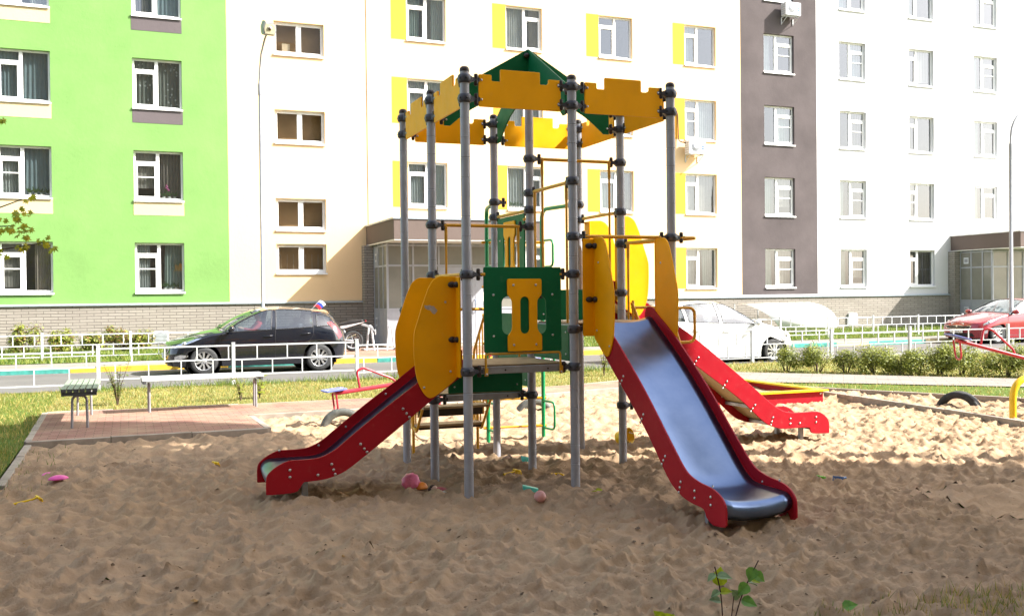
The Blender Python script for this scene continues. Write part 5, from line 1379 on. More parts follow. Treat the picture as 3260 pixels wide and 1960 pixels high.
    for ax in axles:
        for side in (1, -1):
            m = MB(); M = Matrix.Translation((ax, side * .66 * sy, wr)) @ Matrix.Rotation(R(90), 4, 'X')
            m.lathe([(1e-3, -.2), (wr * 1.22, -.2), (wr * 1.22, .19)] if side < 0 else [(1e-3, .2), (wr * 1.22, .2), (wr * 1.22, -.19)], 32, 0, M); m.build('wheel_arch_liner', TRIM, t)
            wheel(t, ax, side * tw * sy, side, wr)
    # door seams, handles, mirrors
    for side in (1, -1):
        seams = [[(.93, .30), (.95, .55), (.93, .80), (.90, .92)], [(-.28, .27), (-.28, .6), (-.29, .97)], [(-1.02, .38), (-.97, .60), (-1.13, .80), (-1.17, 1.0)], [(.93, .285), (.3, .27), (-.6, .27), (-.98, .33)]]
        d = MB()
        for sm_ in seams:
            pts = [side_pt(x * sx, z * sz, side, .0) for x, z in smooth2(sm_, 5)]; d.tube(pts, .0042, 5)
        d.build('door_seam', TRIM, body)
        for hx, hz in ((-.12, .83), (-.98, .865)):
            d = MB(); p = side_pt(hx * sx, hz * sz, side, .0)
            d.tube([p + V((.10, side * -.005, -.004)), p + V((.085, side * .028, 0)), p + V((-.085, side * .028, .012)), p + V((-.10, side * -.005, .012))], [.011, .014, .014, .011], 8)
            d.build('door_handle', paint, t)
        d = MB(); p = side_pt(.72 * sx, .945 * sz, side, 0); c = p + V((-.015, side * .13, .075))
        d.ball(c, .1, 12, 0, None, (.75, 1.25, .72)); d.tube([p + V((0, -side * .02, .02)), c], [.03, .025], 8, 1)
        m = d.build('wing_mirror', [paint, TRIM], t)
    # lamps
    for side in (1, -1):
        hl = side_patch([(1.90 * sx, .60 * sz), (1.72 * sx, .66 * sz), (1.52 * sx, .735 * sz), (1.33 * sx, .82 * sz)], [(1.86 * sx, .665 * sz), (1.70 * sx, .745 * sz), (1.52 * sx, .80 * sz), (1.33 * sx, .822 * sz)], side, .006, 'headlight', REFL, t, 10, 5)
        m = MB(); pc = side_pt(1.70 * sx, .70 * sz, side, -.01); m.ball(pc, .055, 10, 0); m.build('bulb_housing', CHROME, hl)
        side_patch([(1.89 * sx, .605 * sz), (1.72 * sx, .665 * sz), (1.52 * sx, .74 * sz), (1.34 * sx, .82 * sz)], [(1.855 * sx, .66 * sz), (1.70 * sx, .74 * sz), (1.52 * sx, .795 * sz), (1.34 * sx, .821 * sz)], side, .016, 'lamp_cover', LAMP, hl, 10, 5)
        side_patch([(1.90 * sx, .33 * sz), (1.78 * sx, .36 * sz), (1.62 * sx, .42 * sz)], [(1.90 * sx, .42 * sz), (1.78 * sx, .46 * sz), (1.62 * sx, .445 * sz)], side, .006, 'fog_light', REFL, t, 6, 3)
        side_patch([(-1.76 * sx, .73 * sz), (-1.69 * sx, .86 * sz), (-1.60 * sx, 1.0 * sz), (-1.50 * sx, 1.11 * sz)], [(-1.86 * sx, .79 * sz), (-1.80 * sx, .92 * sz), (-1.72 * sx, 1.03 * sz), (-1.60 * sx, 1.14 * sz)], side, .007, 'tail_light', TAIL, t, 10, 4)
    fg = lambda a, b, s, off: front_pt(a, b, 1, off)
    side_patch([(-.46 * sy, .49 * sz), (.46 * sy, .49 * sz)], [(-.52 * sy, .585 * sz), (.52 * sy, .585 * sz)], 1, .006, 'grille', TRIM, t, 12, 3, fg)
    d = MB(); ring = [front_pt(y * sy, z * sz, 1, .008) for y, z in [(-.46, .49), (0, .485), (.46, .49), (.53, .585), (0, .595), (-.53, .585)]]; d.tube(fil(ring, .04, 3, True), .011, 6, 0, True); d.ball(front_pt(0, .565 * sz, 1, .01), .03, 8, 0, None, (.3, 1.6, .9)); d.build('grille_surround', CHROME, t)
    side_patch([(-.60 * sy, .24 * sz), (.60 * sy, .24 * sz)], [(-.55 * sy, .36 * sz), (.55 * sy, .36 * sz)], 1, .005, 'lower_intake', TRIM, t, 10, 3, fg)
    d = MB(); p = front_pt(0, .42 * sz, 1, .02); d.box(p, (.008, .52, .112)); pl = d.build('number_plate', MT['pvc'], t, .002)
    d = MB(); p = front_pt(0, .62 * sz, -1, .02); d.box(p, (.008, .52, .112)); d.build('number_plate', MT['pvc'], t, .002)
    # wipers, aerial strip
    d = MB()
    for y in (.45, -.12): d.tube([(.93 * sx, y, 1.0 * sz), (.86 * sx, y - .42, 1.045 * sz)], .007, 5)
    d.build('wiper', TRIM, t)
    if seats:
        for xx, yy in ((.02, .36), (.02, -.36), (-.85, .32), (-.85, -.32)):
            d = MB(); d.box((xx * sx + .22, yy, .52), (.5, .48, .16)); d.box((xx * sx - .08, yy, .82), (.14, .46, .55), 0); d.box((xx * sx - .12, yy, 1.15 * sz), (.10, .26, .17)); d.build('car_seat', SEATM, t, .04)
        d = MB(); d.bx(.55 * sx, .88 * sx, -.66 * sy, .66 * sy, .78, .93); d.build('dashboard', TRIM, t, .03)
        d = MB(); M = Matrix.Translation((.50 * sx, .36, .93)) @ Matrix.Rotation(R(-65), 4, 'Y'); d.tube([(.17 * math.cos(a), .17 * math.sin(a), 0) for a in np.arange(0, 6.28, .4)], .014, 6, 0, True, M); d.build('steering_wheel', TRIM, t)
        d = MB(); d.bx(-1.55 * sx, .9 * sx, -.72 * sy, .72 * sy, .40, .44); d.build('cabin_floor', TRIM, t)
    return t, front_pt, side_pt
BLACKP = car_paint('black_car_paint', (.004, .005, .010), .10); WHITEP = car_paint('white_car_paint', (.72, .73, .74), .2); REDP_ = car_paint('red_car_paint', (.28, .012, .022), .18, .25)
car('parked_car', 'black five-door hatchback with a driver inside, standing behind the white fence', (.13, 15.80, .012), R(182), BLACKP, driver=True)
WH = [[(p[0], p[1], p[2] * (1.06 if p[2] > .6 else 1.0) + (.0)) for p in st] for st in HATCH]
car('parked_car', 'white five-door hatchback half hidden behind the far red slide and the hedge', (11.0, 13.35, -.05), R(0), WHITEP, WH, (.985, 1.0, 1.0), (1.27, -1.27), .31)
RD = [[(p[0] * 1.06 + .0, p[1] * 1.04, p[2] * .985) for p in st] for st in HATCH]
car('parked_car', 'dark red saloon seen from the front at the right edge by the road kerb', (24.6, 16.65, .0), R(180), REDP_, RD, (1, 1, 1), (1.36, -1.30), .315, seats=False, tw=.78)

# number on the red car's plate
def flat_text(txt, M, size, mat, parent, name):
    cu = bpy.data.curves.new('t', 'FONT'); cu.body = txt; cu.size = size; cu.align_x = 'CENTER'; cu.align_y = 'CENTER'; cu.extrude = .0012
    ob = bpy.data.objects.new('t', cu); me = bpy.data.meshes.new_from_object(ob); bpy.data.objects.remove(ob); bpy.data.curves.remove(cu)
    o = bpy.data.objects.new(name, me); me.materials.append(mat); col.objects.link(o); o.parent = parent; o.matrix_local = M; return o
for o in list(bpy.data.objects):
    if o.name.startswith('number_plate') and o.parent and 'red saloon' in o.parent.get('label', ''):
        c = sum((V(v.co) for v in o.data.vertices), V()) / len(o.data.vertices)
        if c.x > 0: flat_text('K 722 EO', basis((c.x + .006, c.y, c.z), (0, 1, 0), (0, 0, 1)), .095, TRIM, o, 'plate_number')

# driver of the black car: one continuous skinned body, cap and hair on it
def person(label, M):
    J = [((0, 0, .62), .14), ((-.03, 0, .80), .15), ((-.06, 0, 1.0), .165), ((-.07, 0, 1.09), .10), ((-.05, 0, 1.16), .052), ((-.03, 0, 1.22), .075), ((-.025, 0, 1.285), .088), ((-.035, 0, 1.35), .065),
         ((-.06, .20, 1.05), .06), ((.12, .25, .90), .045), ((.33, .14, .95), .035), ((.40, .12, .97), .038), ((-.06, -.20, 1.05), .06), ((.12, -.25, .90), .045), ((.33, -.14, .95), .035), ((.40, -.12, .97), .038),
         ((.18, .11, .60), .085), ((.48, .12, .62), .065), ((.62, .12, .42), .05), ((.18, -.11, .60), .085), ((.48, -.12, .62), .065), ((.62, -.12, .42), .05), ((.055, 0, 1.265), .016)]
    E = [(0, 1), (1, 2), (2, 3), (3, 4), (4, 5), (5, 6), (6, 7), (2, 8), (8, 9), (9, 10), (10, 11), (2, 12), (12, 13), (13, 14), (14, 15), (0, 16), (16, 17), (17, 18), (0, 19), (19, 20), (20, 21), (5, 22)]
    me = bpy.data.meshes.new('person'); me.from_pydata([j[0] for j in J], E, []); o = bpy.data.objects.new('person', me); col.objects.link(o)
    sk = o.modifiers.new('skin', 'SKIN'); o.modifiers.new('sub', 'SUBSURF').levels = 2; o.modifiers['sub'].render_levels = 2; sk.use_smooth_shade = True
    lay = me.skin_vertices[0] if len(me.skin_vertices) else None
    if lay is None: return
    for d, j in zip(lay.data, J): d.radius = (j[1], j[1])
    lay.data[0].use_root = True
    dg = bpy.context.evaluated_depsgraph_get(); m2 = bpy.data.meshes.new_from_object(o.evaluated_get(dg)); bpy.data.objects.remove(o)
    skin = M_simple('skin', (.50, .30, .22), .55, var=.08); shirt = M_simple('red_shirt', (.38, .03, .04), .85); trou = M_simple('dark_trousers', (.04, .045, .06), .9)
    for k in (skin, shirt, trou): m2.materials.append(k)
    for p in m2.polygons:
        z, x = p.center.z, p.center.x
        p.material_index = 0 if (z > 1.135 or x > .30 and abs(p.center.y) > .05 and z > .85) else (1 if z > .66 and x < .34 else 2)
        p.use_smooth = True
    o = bpy.data.objects.new('person', m2); col.objects.link(o); o.matrix_world = M
    tag(o, label, 'person')
    mb = MB(); mb.ball((-.035, 0, 1.335), .098, 12, 0, None, (1.05, .95, .62)); mb.box((.075, 0, 1.335), (.11, .14, .014)); mb.build('cap', M_simple('grey_cap', (.16, .17, .19), .9), o, .004)
    mb = MB(); mb.ball((-.065, 0, 1.27), .083, 12, 0, None, (.75, 1.0, .95)); mb.build('hair', M_simple('grey_hair', (.30, .29, .28), .9), o)
person('seated driver in a red shirt and grey cap behind the wheel of the black car', Matrix.Translation((.13, 15.80, .012)) @ Matrix.Rotation(R(182), 4, 'Z') @ Matrix.Translation((.07, .36, .05)))

# small tricolour flag on the black car's roof
t = thing('car_flag', 'small white, blue and red flag on a stick clipped to the black car roof', 'flag', (1.33, 15.35, 1.42), 0)
mb = MB(); mb.tube([(0, 0, 0), (.13, 0, .15), (.22, 0, .23)], .005, 6); mb.build('stick', MT['whitepaint'], t)
for k, (nm, c) in enumerate((('white_stripe', (.7, .7, .72)), ('blue_stripe', (.03, .06, .35)), ('red_stripe', (.5, .02, .03)))):
    mb = MB(); a = V((.20, 0, .225)) - V((.05, 0, .045)) * k; b = a - V((.05, 0, .045)); d = V((.15, .02, -.10))
    mb.grid([[lerp(a, a + d, i / 6) + V((.0, .012 * math.sin(i * 1.4), .03 * math.sin(i * .52))) for i in range(7)], [lerp(b, b + d, i / 6) + V((.0, .012 * math.sin(i * 1.4), .03 * math.sin(i * .52))) for i in range(7)]]); mb.build(nm, M_simple(nm, c, .8), t)

# ================================================================== motorcycle
t = thing('motorcycle', 'black and white motorcycle parked tail first beside the porch pillar', 'motorcycle', (3.04, 20.75, .135), R(178))
def mwheel(x, r, w):
    mb = MB(); M = Matrix.Translation((x, 0, r)) @ Matrix.Rotation(R(90), 4, 'X')
    mb.lathe([(r * .72, -w * .35), (r * .9, -w * .5), (r * .98, -w * .25), (r, 0), (r * .98, w * .25), (r * .9, w * .5), (r * .72, w * .35), (r * .72, -w * .35)], 36, 0, M); o = mb.build('wheel', MT['rubber'], t)
    mb = MB(); mb.lathe([(r * .73, -w * .3), (r * .66, -w * .3), (r * .66, w * .3), (r * .73, w * .3)], 36, 0, M); mb.lathe([(.05, -w * .6), (.05, w * .6)], 14, 0, M)
    for k in range(5):
        a = k * 1.2566; mb.tube([(x + .04 * math.cos(a), 0, r + .04 * math.sin(a)), (x + r * .68 * math.cos(a), 0, r + r * .68 * math.sin(a))], .016, 6)
    mb.lathe([(.11, w * .55), (.06, w * .56)], 20, 0, M); mb.build('rim', MT['greymetal'], o)
mwheel(-.42, .31, .17); mwheel(.95, .30, .12)
mb = MB(); mb.prism([(-.75, .88), (-.68, .93), (-.30, .90), (.05, .80), (.12, .76), (-.25, .78)], -.10, .10); mb.build('seat', MT['black'], t, .03)
mb = MB(); mb.prism([(-.78, .86), (-.45, .80), (-.05, .74), (.0, .66), (-.2, .68), (-.62, .80)], -.09, .09); mb.build('tail_fairing', M_simple('white_red_fairing', (.55, .5, .5), .3), t, .015)
mb = MB(); mb.prism([(.08, .78), (.18, .98), (.50, .99), (.66, .86), (.45, .70), (.15, .68)], -.13, .13); mb.build('fuel_tank', M_simple('black_tank', (.015, .015, .017), .2), t, .05)
mb = MB(); mb.box((-.80, 0, .88), (.04, .12, .05)); mb.build('tail_light', TAIL, t, .01)
mb = MB(); mb.prism([(-.62, .82), (-.70, .83), (-1.02, .70), (-1.09, .48), (-1.05, .47), (-.97, .66), (-.66, .76)], -.03, .03); mb.build('plate_holder', MT['greymetal'], t, .004)
mb = MB(); mb.box((-1.085, 0, .55), (.012, .2, .16)); mb.build('number_plate', MT['pvc'], t)
mb = MB(); mb.prism([(-.1, .30), (.0, .58), (.35, .64), (.55, .45), (.45, .22), (.1, .20)], -.16, .16); mb.ball((.2, 0, .38), .17, 10); mb.build('engine', MT['greymetal'], t, .02)
mb = MB()
for y in (-.11, .11): mb.tube([(-.42, y, .31), (.05, y, .36)], .028, 8); mb.tube([(.95, y * .8, .30), (.66, y * .8, .92)], .026, 8)
mb.tube([(-.25, 0, .42), (-.1, 0, .72)], .04, 10); mb.tube([(.62, -.36, 1.06), (.66, -.12, 1.02), (.66, .12, 1.02), (.62, .36, 1.06)], .015, 8); mb.build('frame_and_forks', MT['greymetal'], t)
mb = MB(); mb.tube([(.40, -.15, .24), (.0, -.17, .2), (-.35, -.19, .36), (-.62, -.20, .46)], [.025, .03, .05, .055], 12); mb.build('exhaust', CHROME, t)
mb = MB(); mb.ball((.75, 0, .90), .11, 12, 0, None, (.7, 1, 1)); mb.build('headlight', REFL, t)
mb = MB()
for k in range(9): pass
rows = [[(-.42 + .335 * math.cos(R(20 + 14 * k)), y, .31 + .335 * math.sin(R(20 + 14 * k))) for y in (-.09, -.05, .05, .09)] for k in range(10)]
mb.grid(rows); mb.build('mudguard', MT['black'], t)
# ================================================================== shrubs, young plants, maple, toys
def leafcloud(mb, r, n, centre, rad, leaf, mi=(0,), flat=.6, shell=.55, lumps=7):
    c = V(centre); L = []
    for k in range(lumps):
        d = V((r.gauss(0, 1), r.gauss(0, 1), r.gauss(0, .8))).normalized(); L.append((V((d.x * rad[0] * .55, d.y * rad[1] * .55, abs(d.z) * rad[2] * .5 + rad[2] * .05)), r.uniform(.35, .6)))
    for i in range(n):
        lc, lr = r.choice(L)
        d = V((r.gauss(0, 1), r.gauss(0, 1), r.gauss(0, 1))).normalized() * (r.uniform(shell, 1.05))
        p = c + lc + V((d.x * rad[0] * lr, d.y * rad[1] * lr, d.z * rad[2] * lr))
        if p.z < .03: p.z = .03 + r.uniform(0, .08)
        nrm = (d + V((0, 0, flat)) + V((r.uniform(-.7, .7), r.uniform(-.7, .7), r.uniform(-.3, .5)))).normalized(); u = nrm.orthogonal().normalized(); a = r.uniform(0, 6.28)
        v = nrm.cross(u); u2 = u * math.cos(a) + v * math.sin(a); v2 = nrm.cross(u2); s = leaf * r.uniform(.6, 1.3)
        mb.add([p - u2 * s, p + v2 * s * .45 + nrm * s * .12, p + u2 * s, p - v2 * s * .45 + nrm * s * .12], [(0, 1, 2, 3)], r.choice(mi))
LG = M_leaf('shrub_leaf', (.20, .25, .035), .4, .3); LG2 = M_leaf('shrub_leaf_light', (.32, .38, .075), .35, .3); LG3 = M_leaf('shrub_leaf_dark', (.09, .13, .025), .35, .2); LR = M_leaf('reddish_leaf', (.16, .10, .035), .4, .25)
STEM = M_simple('brown_stem', (.10, .065, .04), .9, var=.3); YG = M_leaf('yellow_green_leaf', (.26, .34, .03), .3, .35)
def shrub(name, label, loc, seed, rad, n, leaf, group, mi=(0, 0, 1, 2), rz=0):
    r = random.Random(seed); t = thing(name, label, 'shrub', loc, rz, group)
    mb = MB(); leafcloud(mb, r, n, (0, 0, rad[2] * .38), rad, leaf, mi, .6, .45, 9); mb.build('foliage', [LG, LG2, LG3, LR], t)
    mb = MB()
    for k in range(9):
        a = r.uniform(0, 6.28); q = r.uniform(.3, .75); mb.tube([(.03 * math.cos(a), .03 * math.sin(a), -.05), (rad[0] * q * .5 * math.cos(a), rad[1] * q * .5 * math.sin(a), rad[2] * .45), (rad[0] * q * math.cos(a), rad[1] * q * math.sin(a), rad[2] * .95)], [.011, .007, .003], 5)
    mb.build('stems', STEM, t); return t
HB = [(10.35, 9.45, 'small shrub at the left end of the hedge below the white car'), (10.75, 8.95, 'low hedge shrub second from the left end, at the nose of the white car'), (11.15, 8.55, 'small thin shrub of the hedge left of the tallest one'), (11.55, 8.15, 'tallest dense dark shrub in the left half of the hedge'), (11.85, 7.75, 'thin shrub of the hedge just right of the tallest one'),
      (12.05, 7.5, 'rounded shrub in the middle of the hedge'), (12.38, 7.25, 'upright shrub of the hedge just left of the raised blue seat'), (12.6, 6.95, 'broad shrub of the hedge right under the raised blue seat'), (13.15, 6.35, 'shrub of the hedge beyond a gap near the right edge'), (13.6, 5.95, 'shrub cut by the right edge of the picture')]
szs = [(.36, .36, .42, 1500), (.42, .42, .46, 2300), (.33, .33, .40, 1300), (.50, .50, .56, 3600), (.30, .30, .36, 1000), (.42, .42, .46, 2200), (.36, .36, .50, 1900), (.52, .5, .56, 3400), (.5, .45, .54, 3000), (.5, .45, .54, 2600)]
for i, ((x, y, l), (a, b, c, n)) in enumerate(zip(HB, szs)): shrub('hedge_shrub', l, (x, y, .02), 20 + i, (a * 1.05, b * 1.05, c), int(n * 1.35), .024, 'hedge shrubs along the grey path')
FB = [(-6.6, 22.4, .5, .45, 'bush at the plinth cut by the left edge'), (-5.35, 22.7, .5, .62, 'tall green bush at the plinth behind the first far fence post'), (-4.5, 22.5, .5, .5, 'low bush at the plinth, second from the left edge'), (-3.6, 22.3, .4, .35, 'smallest bush at the plinth, half hidden by the fence bars'),
      (-2.95, 22.6, .55, .58, 'reddish green bush at the plinth left of the vent grille'), (-2.25, 22.4, .4, .42, 'bush at the plinth beside the nose of the black car')]
for i, (x, y, a, h, l) in enumerate(FB): shrub('wall_shrub', l, (x, y, .2), 60 + i, (a, a, h + .1), 1500, .045, 'bushes at the foot of the lime green wall', (0, 1, 2, 3, 3) if i in (0, 4) else (0, 0, 1, 2, 3))
shrub('wall_shrub', 'thin bush at the plinth beyond the porch, seen between the posts of the tower', (9.5, 19.6, .15), 77, (.5, .4, .35), 900, .04, 'bushes at the foot of the lime green wall')

def sapling(label, loc, seed, h, n, leaf, mats, spread=.22, group='young plants on the verge'):
    r = random.Random(seed); t = thing('young_plant', label, 'plant', loc, 0, group); sm = MB(); lf = MB()
    for k in range(n):
        a = r.uniform(0, 6.28); hh = h * r.uniform(.55, 1.0); q = spread * r.uniform(.3, 1)
        pts = [V((0, 0, -.03)), V((q * .3 * math.cos(a), q * .3 * math.sin(a), hh * .45)), V((q * math.cos(a), q * math.sin(a), hh))]; sm.tube(pts, [.008, .006, .003], 5)
        for j in range(int(22 * hh / .6) + 6):
            f = r.uniform(.3, 1); p = lerp(pts[0], pts[1], f * 2) if f < .5 else lerp(pts[1], pts[2], f * 2 - 1)
            b = r.uniform(0, 6.28); d = V((math.cos(b), math.sin(b), r.uniform(-.2, .5))).normalized(); s = leaf * r.uniform(.8, 1.5); u = d.cross(V((0, 0, 1))).normalized(); p = p + d * .012
            lf.add([p, p + d * s * .5 + u * s * .42, p + d * s - V((0, 0, s * .15)), p + d * s * .5 - u * s * .42], [(0, 1, 2, 3)], r.choice((0, 0, 1)))
    lf.build('leaves', mats, t); sm.build('stems', STEM, t)
sapling('tall thin young plant between the two benches', (-2.86, 8.85, .03), 3, .72, 7, .05, [LG3, LG2]); sapling('bright green young plant right of the long bench', (-.66, 8.9, .03), 4, .42, 5, .07, [YG, LG])
sapling('small leafy young plant behind the right leg of the long bench', (-.98, 8.7, .03), 5, .5, 5, .05, [LG, LG2]); sapling('young plant by the road seen between the tower and the steel slide', (6.45, 10.3, .03), 6, .55, 6, .05, [LG, LG2], .15)

# plants close to the camera at the bottom of the picture
def heart(s):
    s = s * .88
    return [(0, 0), (.30 * s, .10 * s), (.46 * s, .34 * s), (.38 * s, .62 * s), (.18 * s, .86 * s), (0, 1.08 * s), (-.18 * s, .86 * s), (-.38 * s, .62 * s), (-.46 * s, .34 * s), (-.30 * s, .10 * s)]
def add_leaf(mb, p, d, up, s, mi, curl=.25):
    d = V(d).normalized(); up = V(up); u = d.cross(up).normalized(); n = u.cross(d)
    P = [V(p) + u * x + d * y + n * (abs(x) * curl - y * y * curl * .9 / s) for x, y in heart(s)]
    mid = [V(p) + d * (y * s) - n * (.03 * s + (y * s) ** 2 * curl * .9 / s) for y in (.2, .45, .7, .9)]
    mb.add([P[0], *P[1:5], P[5], *mid], [(0, 1, 2, 6), (6, 2, 3, 7), (7, 3, 4, 8), (8, 4, 5, 9)][:3] + [(8, 4, 5, 9)], mi, True)
    mb.add([P[0], *P[6:10][::-1], P[5], *mid], [(0, 6, 2, 1), (6, 7, 3, 2), (7, 8, 4, 3), (8, 9, 5, 4)], mi, True)
FGL = M_leaf('foreground_leaf', (.11, .27, .05), .3, .3); FGY = M_leaf('foreground_leaf_yellow', (.32, .42, .02), .3, .45); FGP = M_leaf('foreground_leaf_pale', (.17, .27, .13), .3, .2); RS = M_simple('red_brown_stem', (.045, .014, .012), .7)
def wild(label, loc, stems, leaves, group='leafy seedlings at the bottom of the picture'):
    t = thing('leafy_seedling', label, 'plant', loc, 0, group); mb = MB(); lf = MB()
    for pts, rad in stems: mb.tube(smooth3(pts), rad, 7)
    for p, d, up, s, mi in leaves: add_leaf(lf, p, d, up, s, mi)
    lf.build('leaves', [FGL, FGY, FGP], t); mb.build('stems', RS, t)
def smooth3(pts):
    P = [V(p) for p in pts]; out = []
    for i in range(len(P) - 1):
        for k in range(4): out.append(cr(P, i + k / 4))
    out.append(P[-1]); return out
Rv = V((.932, -.363, 0)); Fv = V((.363, .932, 0)); Zv = V((0, 0, 1))     # handy directions: across and along the view at this spot
def pp(a, b, c): return Rv * a + Fv * b + Zv * c
wild('two-stemmed seedling with heart-shaped green leaves at the bottom right', (.22, -3.55, 0),
     [([pp(-.02, 0, -.05), pp(-.03, 0, .10), pp(-.06, .0, .24)], .0035), ([pp(.04, 0, -.05), pp(.09, .01, .10), pp(.175, .02, .265)], .0032), ([pp(.02, -.01, -.05), pp(.035, -.02, .09)], .0025)],
     [(pp(-.045, 0, .14), pp(.03, .02, .12), -Fv + Zv * .2, .105, 1), (pp(-.05, 0, .19), pp(.12, -.04, .01), Zv - Fv * .4, .085, 2), (pp(-.055, 0, .20), pp(-.09, -.02, -.05), Zv - Fv * .3, .062, 2),
      (pp(-.035, 0, .105), pp(.08, -.02, .02), Zv - Fv * .5, .07, 1), (pp(-.035, 0, .11), pp(-.09, -.03, -.03), Zv - Fv * .4, .06, 2), (pp(-.03, 0, .06), pp(-.10, -.03, .03), Zv - Fv * .6, .07, 2),
      (pp(.145, .02, .23), pp(-.03, -.04, -.09), -Fv + Zv * .3, .085, 0), (pp(.15, .02, .20), pp(.07, -.03, -.05), -Fv + Zv * .6, .075, 0), (pp(.13, .02, .165), pp(.09, -.02, -.015), Zv - Fv * .5, .06, 1),
      (pp(.115, .01, .145), pp(-.07, -.04, -.06), -Fv + Zv * .4, .085, 0), (pp(.07, .01, .07), pp(-.05, -.03, .06), -Fv + Zv * .3, .07, 2), (pp(.08, .01, .06), pp(.06, -.03, -.01), Zv - Fv * .8, .09, 0), (pp(.12, .01, .15), pp(.10, .03, -.02), Zv, .06, 2)])
wild('low bright seedling at the bottom edge left of the two-stemmed one', (-.20, -3.62, 0), [([pp(0, 0, -.05), pp(.0, 0, .05)], .003)],
     [(pp(0, 0, .03), pp(-.05, -.02, .06), -Fv + Zv * .5, .075, 1), (pp(0, 0, .03), pp(.05, -.03, .04), -Fv + Zv * .6, .07, 1), (pp(.06, .0, .0), pp(.08, -.02, .04), -Fv + Zv * .8, .07, 0), (pp(0, 0, .01), pp(-.08, .0, .03), Zv - Fv * .4, .06, 0)])
wild('single dark leaf at the bottom edge right of the two-stemmed seedling', (.78, -3.78, 0), [([pp(0, 0, -.05), pp(0, 0, .02)], .003)], [(pp(0, 0, .02), pp(.07, -.02, .03), Zv - Fv * .7, .085, 0), (pp(0, 0, .0), pp(-.06, -.04, .0), Zv - Fv * .6, .06, 0)])

# maple at the left edge: its trunk stands outside the picture, the tips of some branches reach in
def maple_leaf(mb, p, d, up, s, mi):
    d = V(d).normalized(); u = d.cross(V(up)).normalized(); n = u.cross(d); c = V(p) + d * s * .35
    ang = [-150, -118, -100, -72, -52, -34, -20, 0, 20, 34, 52, 72, 100, 118, 150]; rr = [.42, .62, .40, .95, .55, .95, .58, 1.15, .58, .95, .55, .95, .40, .62, .42]
    P = [c + (d * math.cos(R(a)) + u * math.sin(R(a))) * (s * .62 * k) - n * (s * .22 * k * k) for a, k in zip(ang, rr)]
    o = [c] + P; mb.add(o, [(0, i, i + 1) for i in range(1, len(P))], mi)
MPL = M_leaf('maple_leaf', (.30, .36, .03), .35, .4); MPY = M_leaf('maple_leaf_yellow', (.46, .44, .03), .3, .5); BARK = M_simple('maple_bark', (.10, .08, .065), .95, var=.4, vscale=20, bump=.6, bscale=60)
t = thing('maple_tree', 'young maple whose leafy branch tips reach in at the left edge', 'tree', (-5.15, 2.3, 0))
mb = MB(); mb.tube([(0, 0, -.1), (.02, 0, 1.5), (-.03, .02, 3.0), (.02, 0, 4.6)], [.075, .06, .045, .02], 12)
bl = MB(); r = random.Random(12)
tips = [((0, 0, 3.2), (.7, -.1, 3.42), (1.38, -.28, 3.36)), ((0, 0, 2.3), (.75, -.15, 2.30), (1.58, -.32, 2.60)), ((0, 0, 2.25), (.8, -.2, 2.32), (1.50, -.30, 2.36)), ((.02, 0, 1.75), (.8, -.2, 2.02), (1.80, -.32, 2.22))]
for b in tips: mb.tube(smooth3(b), [.016 - .0014 * k for k in range(9)], 6)
for k in range(16):
    a = r.uniform(R(60), R(300)); L = r.uniform(.7, 1.6); z = r.uniform(2.0, 4.4); p1 = V((L * .5 * math.cos(a), L * .5 * math.sin(a), z + .25)); p2 = V((L * math.cos(a), L * math.sin(a), z + .4)); mb.tube([(0, 0, z), p1, p2], [.016, .011, .005], 6)
    for j in range(42):
        q = lerp(p1, p2, r.uniform(-.6, 1.15)) + V((r.gauss(0, .2), r.gauss(0, .2), r.gauss(0, .2))); maple_leaf(bl, q, (r.uniform(-1, 1), r.uniform(-1, 1), r.uniform(-.7, .1)), (r.uniform(-.3, .3), r.uniform(-.3, .3), 1), r.uniform(.08, .13), r.choice((0, 0, 1)))
mb.build('trunk', BARK, t)
# leaf clusters at the visible tips, world px positions turned into the tree's own frame
CLU = [((1.36, -.28, 3.34), 4, .09), ((1.63, -.3, 2.635), 3, .06), ((1.60, -.3, 2.50), 7, .10), ((1.50, -.3, 2.44), 4, .06), ((1.40, -.3, 2.42), 4, .07), ((1.34, -.3, 2.40), 3, .05), ((1.46, -.3, 2.33), 4, .05), ((1.59, -.3, 2.37), 5, .06), ((1.56, -.3, 2.30), 5, .06), ((1.76, -.3, 2.21), 7, .075), ((1.58, -.32, 2.17), 3, .05), ((1.45, -.3, 2.15), 4, .06), ((1.38, -.3, 2.35), 3, .07)]
for c, n, sp in CLU:
    for j in range(n):
        q = V(c) + V((r.gauss(0, sp * .45), r.gauss(0, sp * .6), r.gauss(0, sp * .4)))
        maple_leaf(bl, q, (r.uniform(-.6, 1), r.uniform(-.6, .3), r.uniform(-.9, .1)), (r.uniform(-.5, .5), -1, r.uniform(-.2, .6)), r.uniform(.055, .085), r.choice((0, 0, 1)))
bl.build('crown', [MPL, MPY], t)

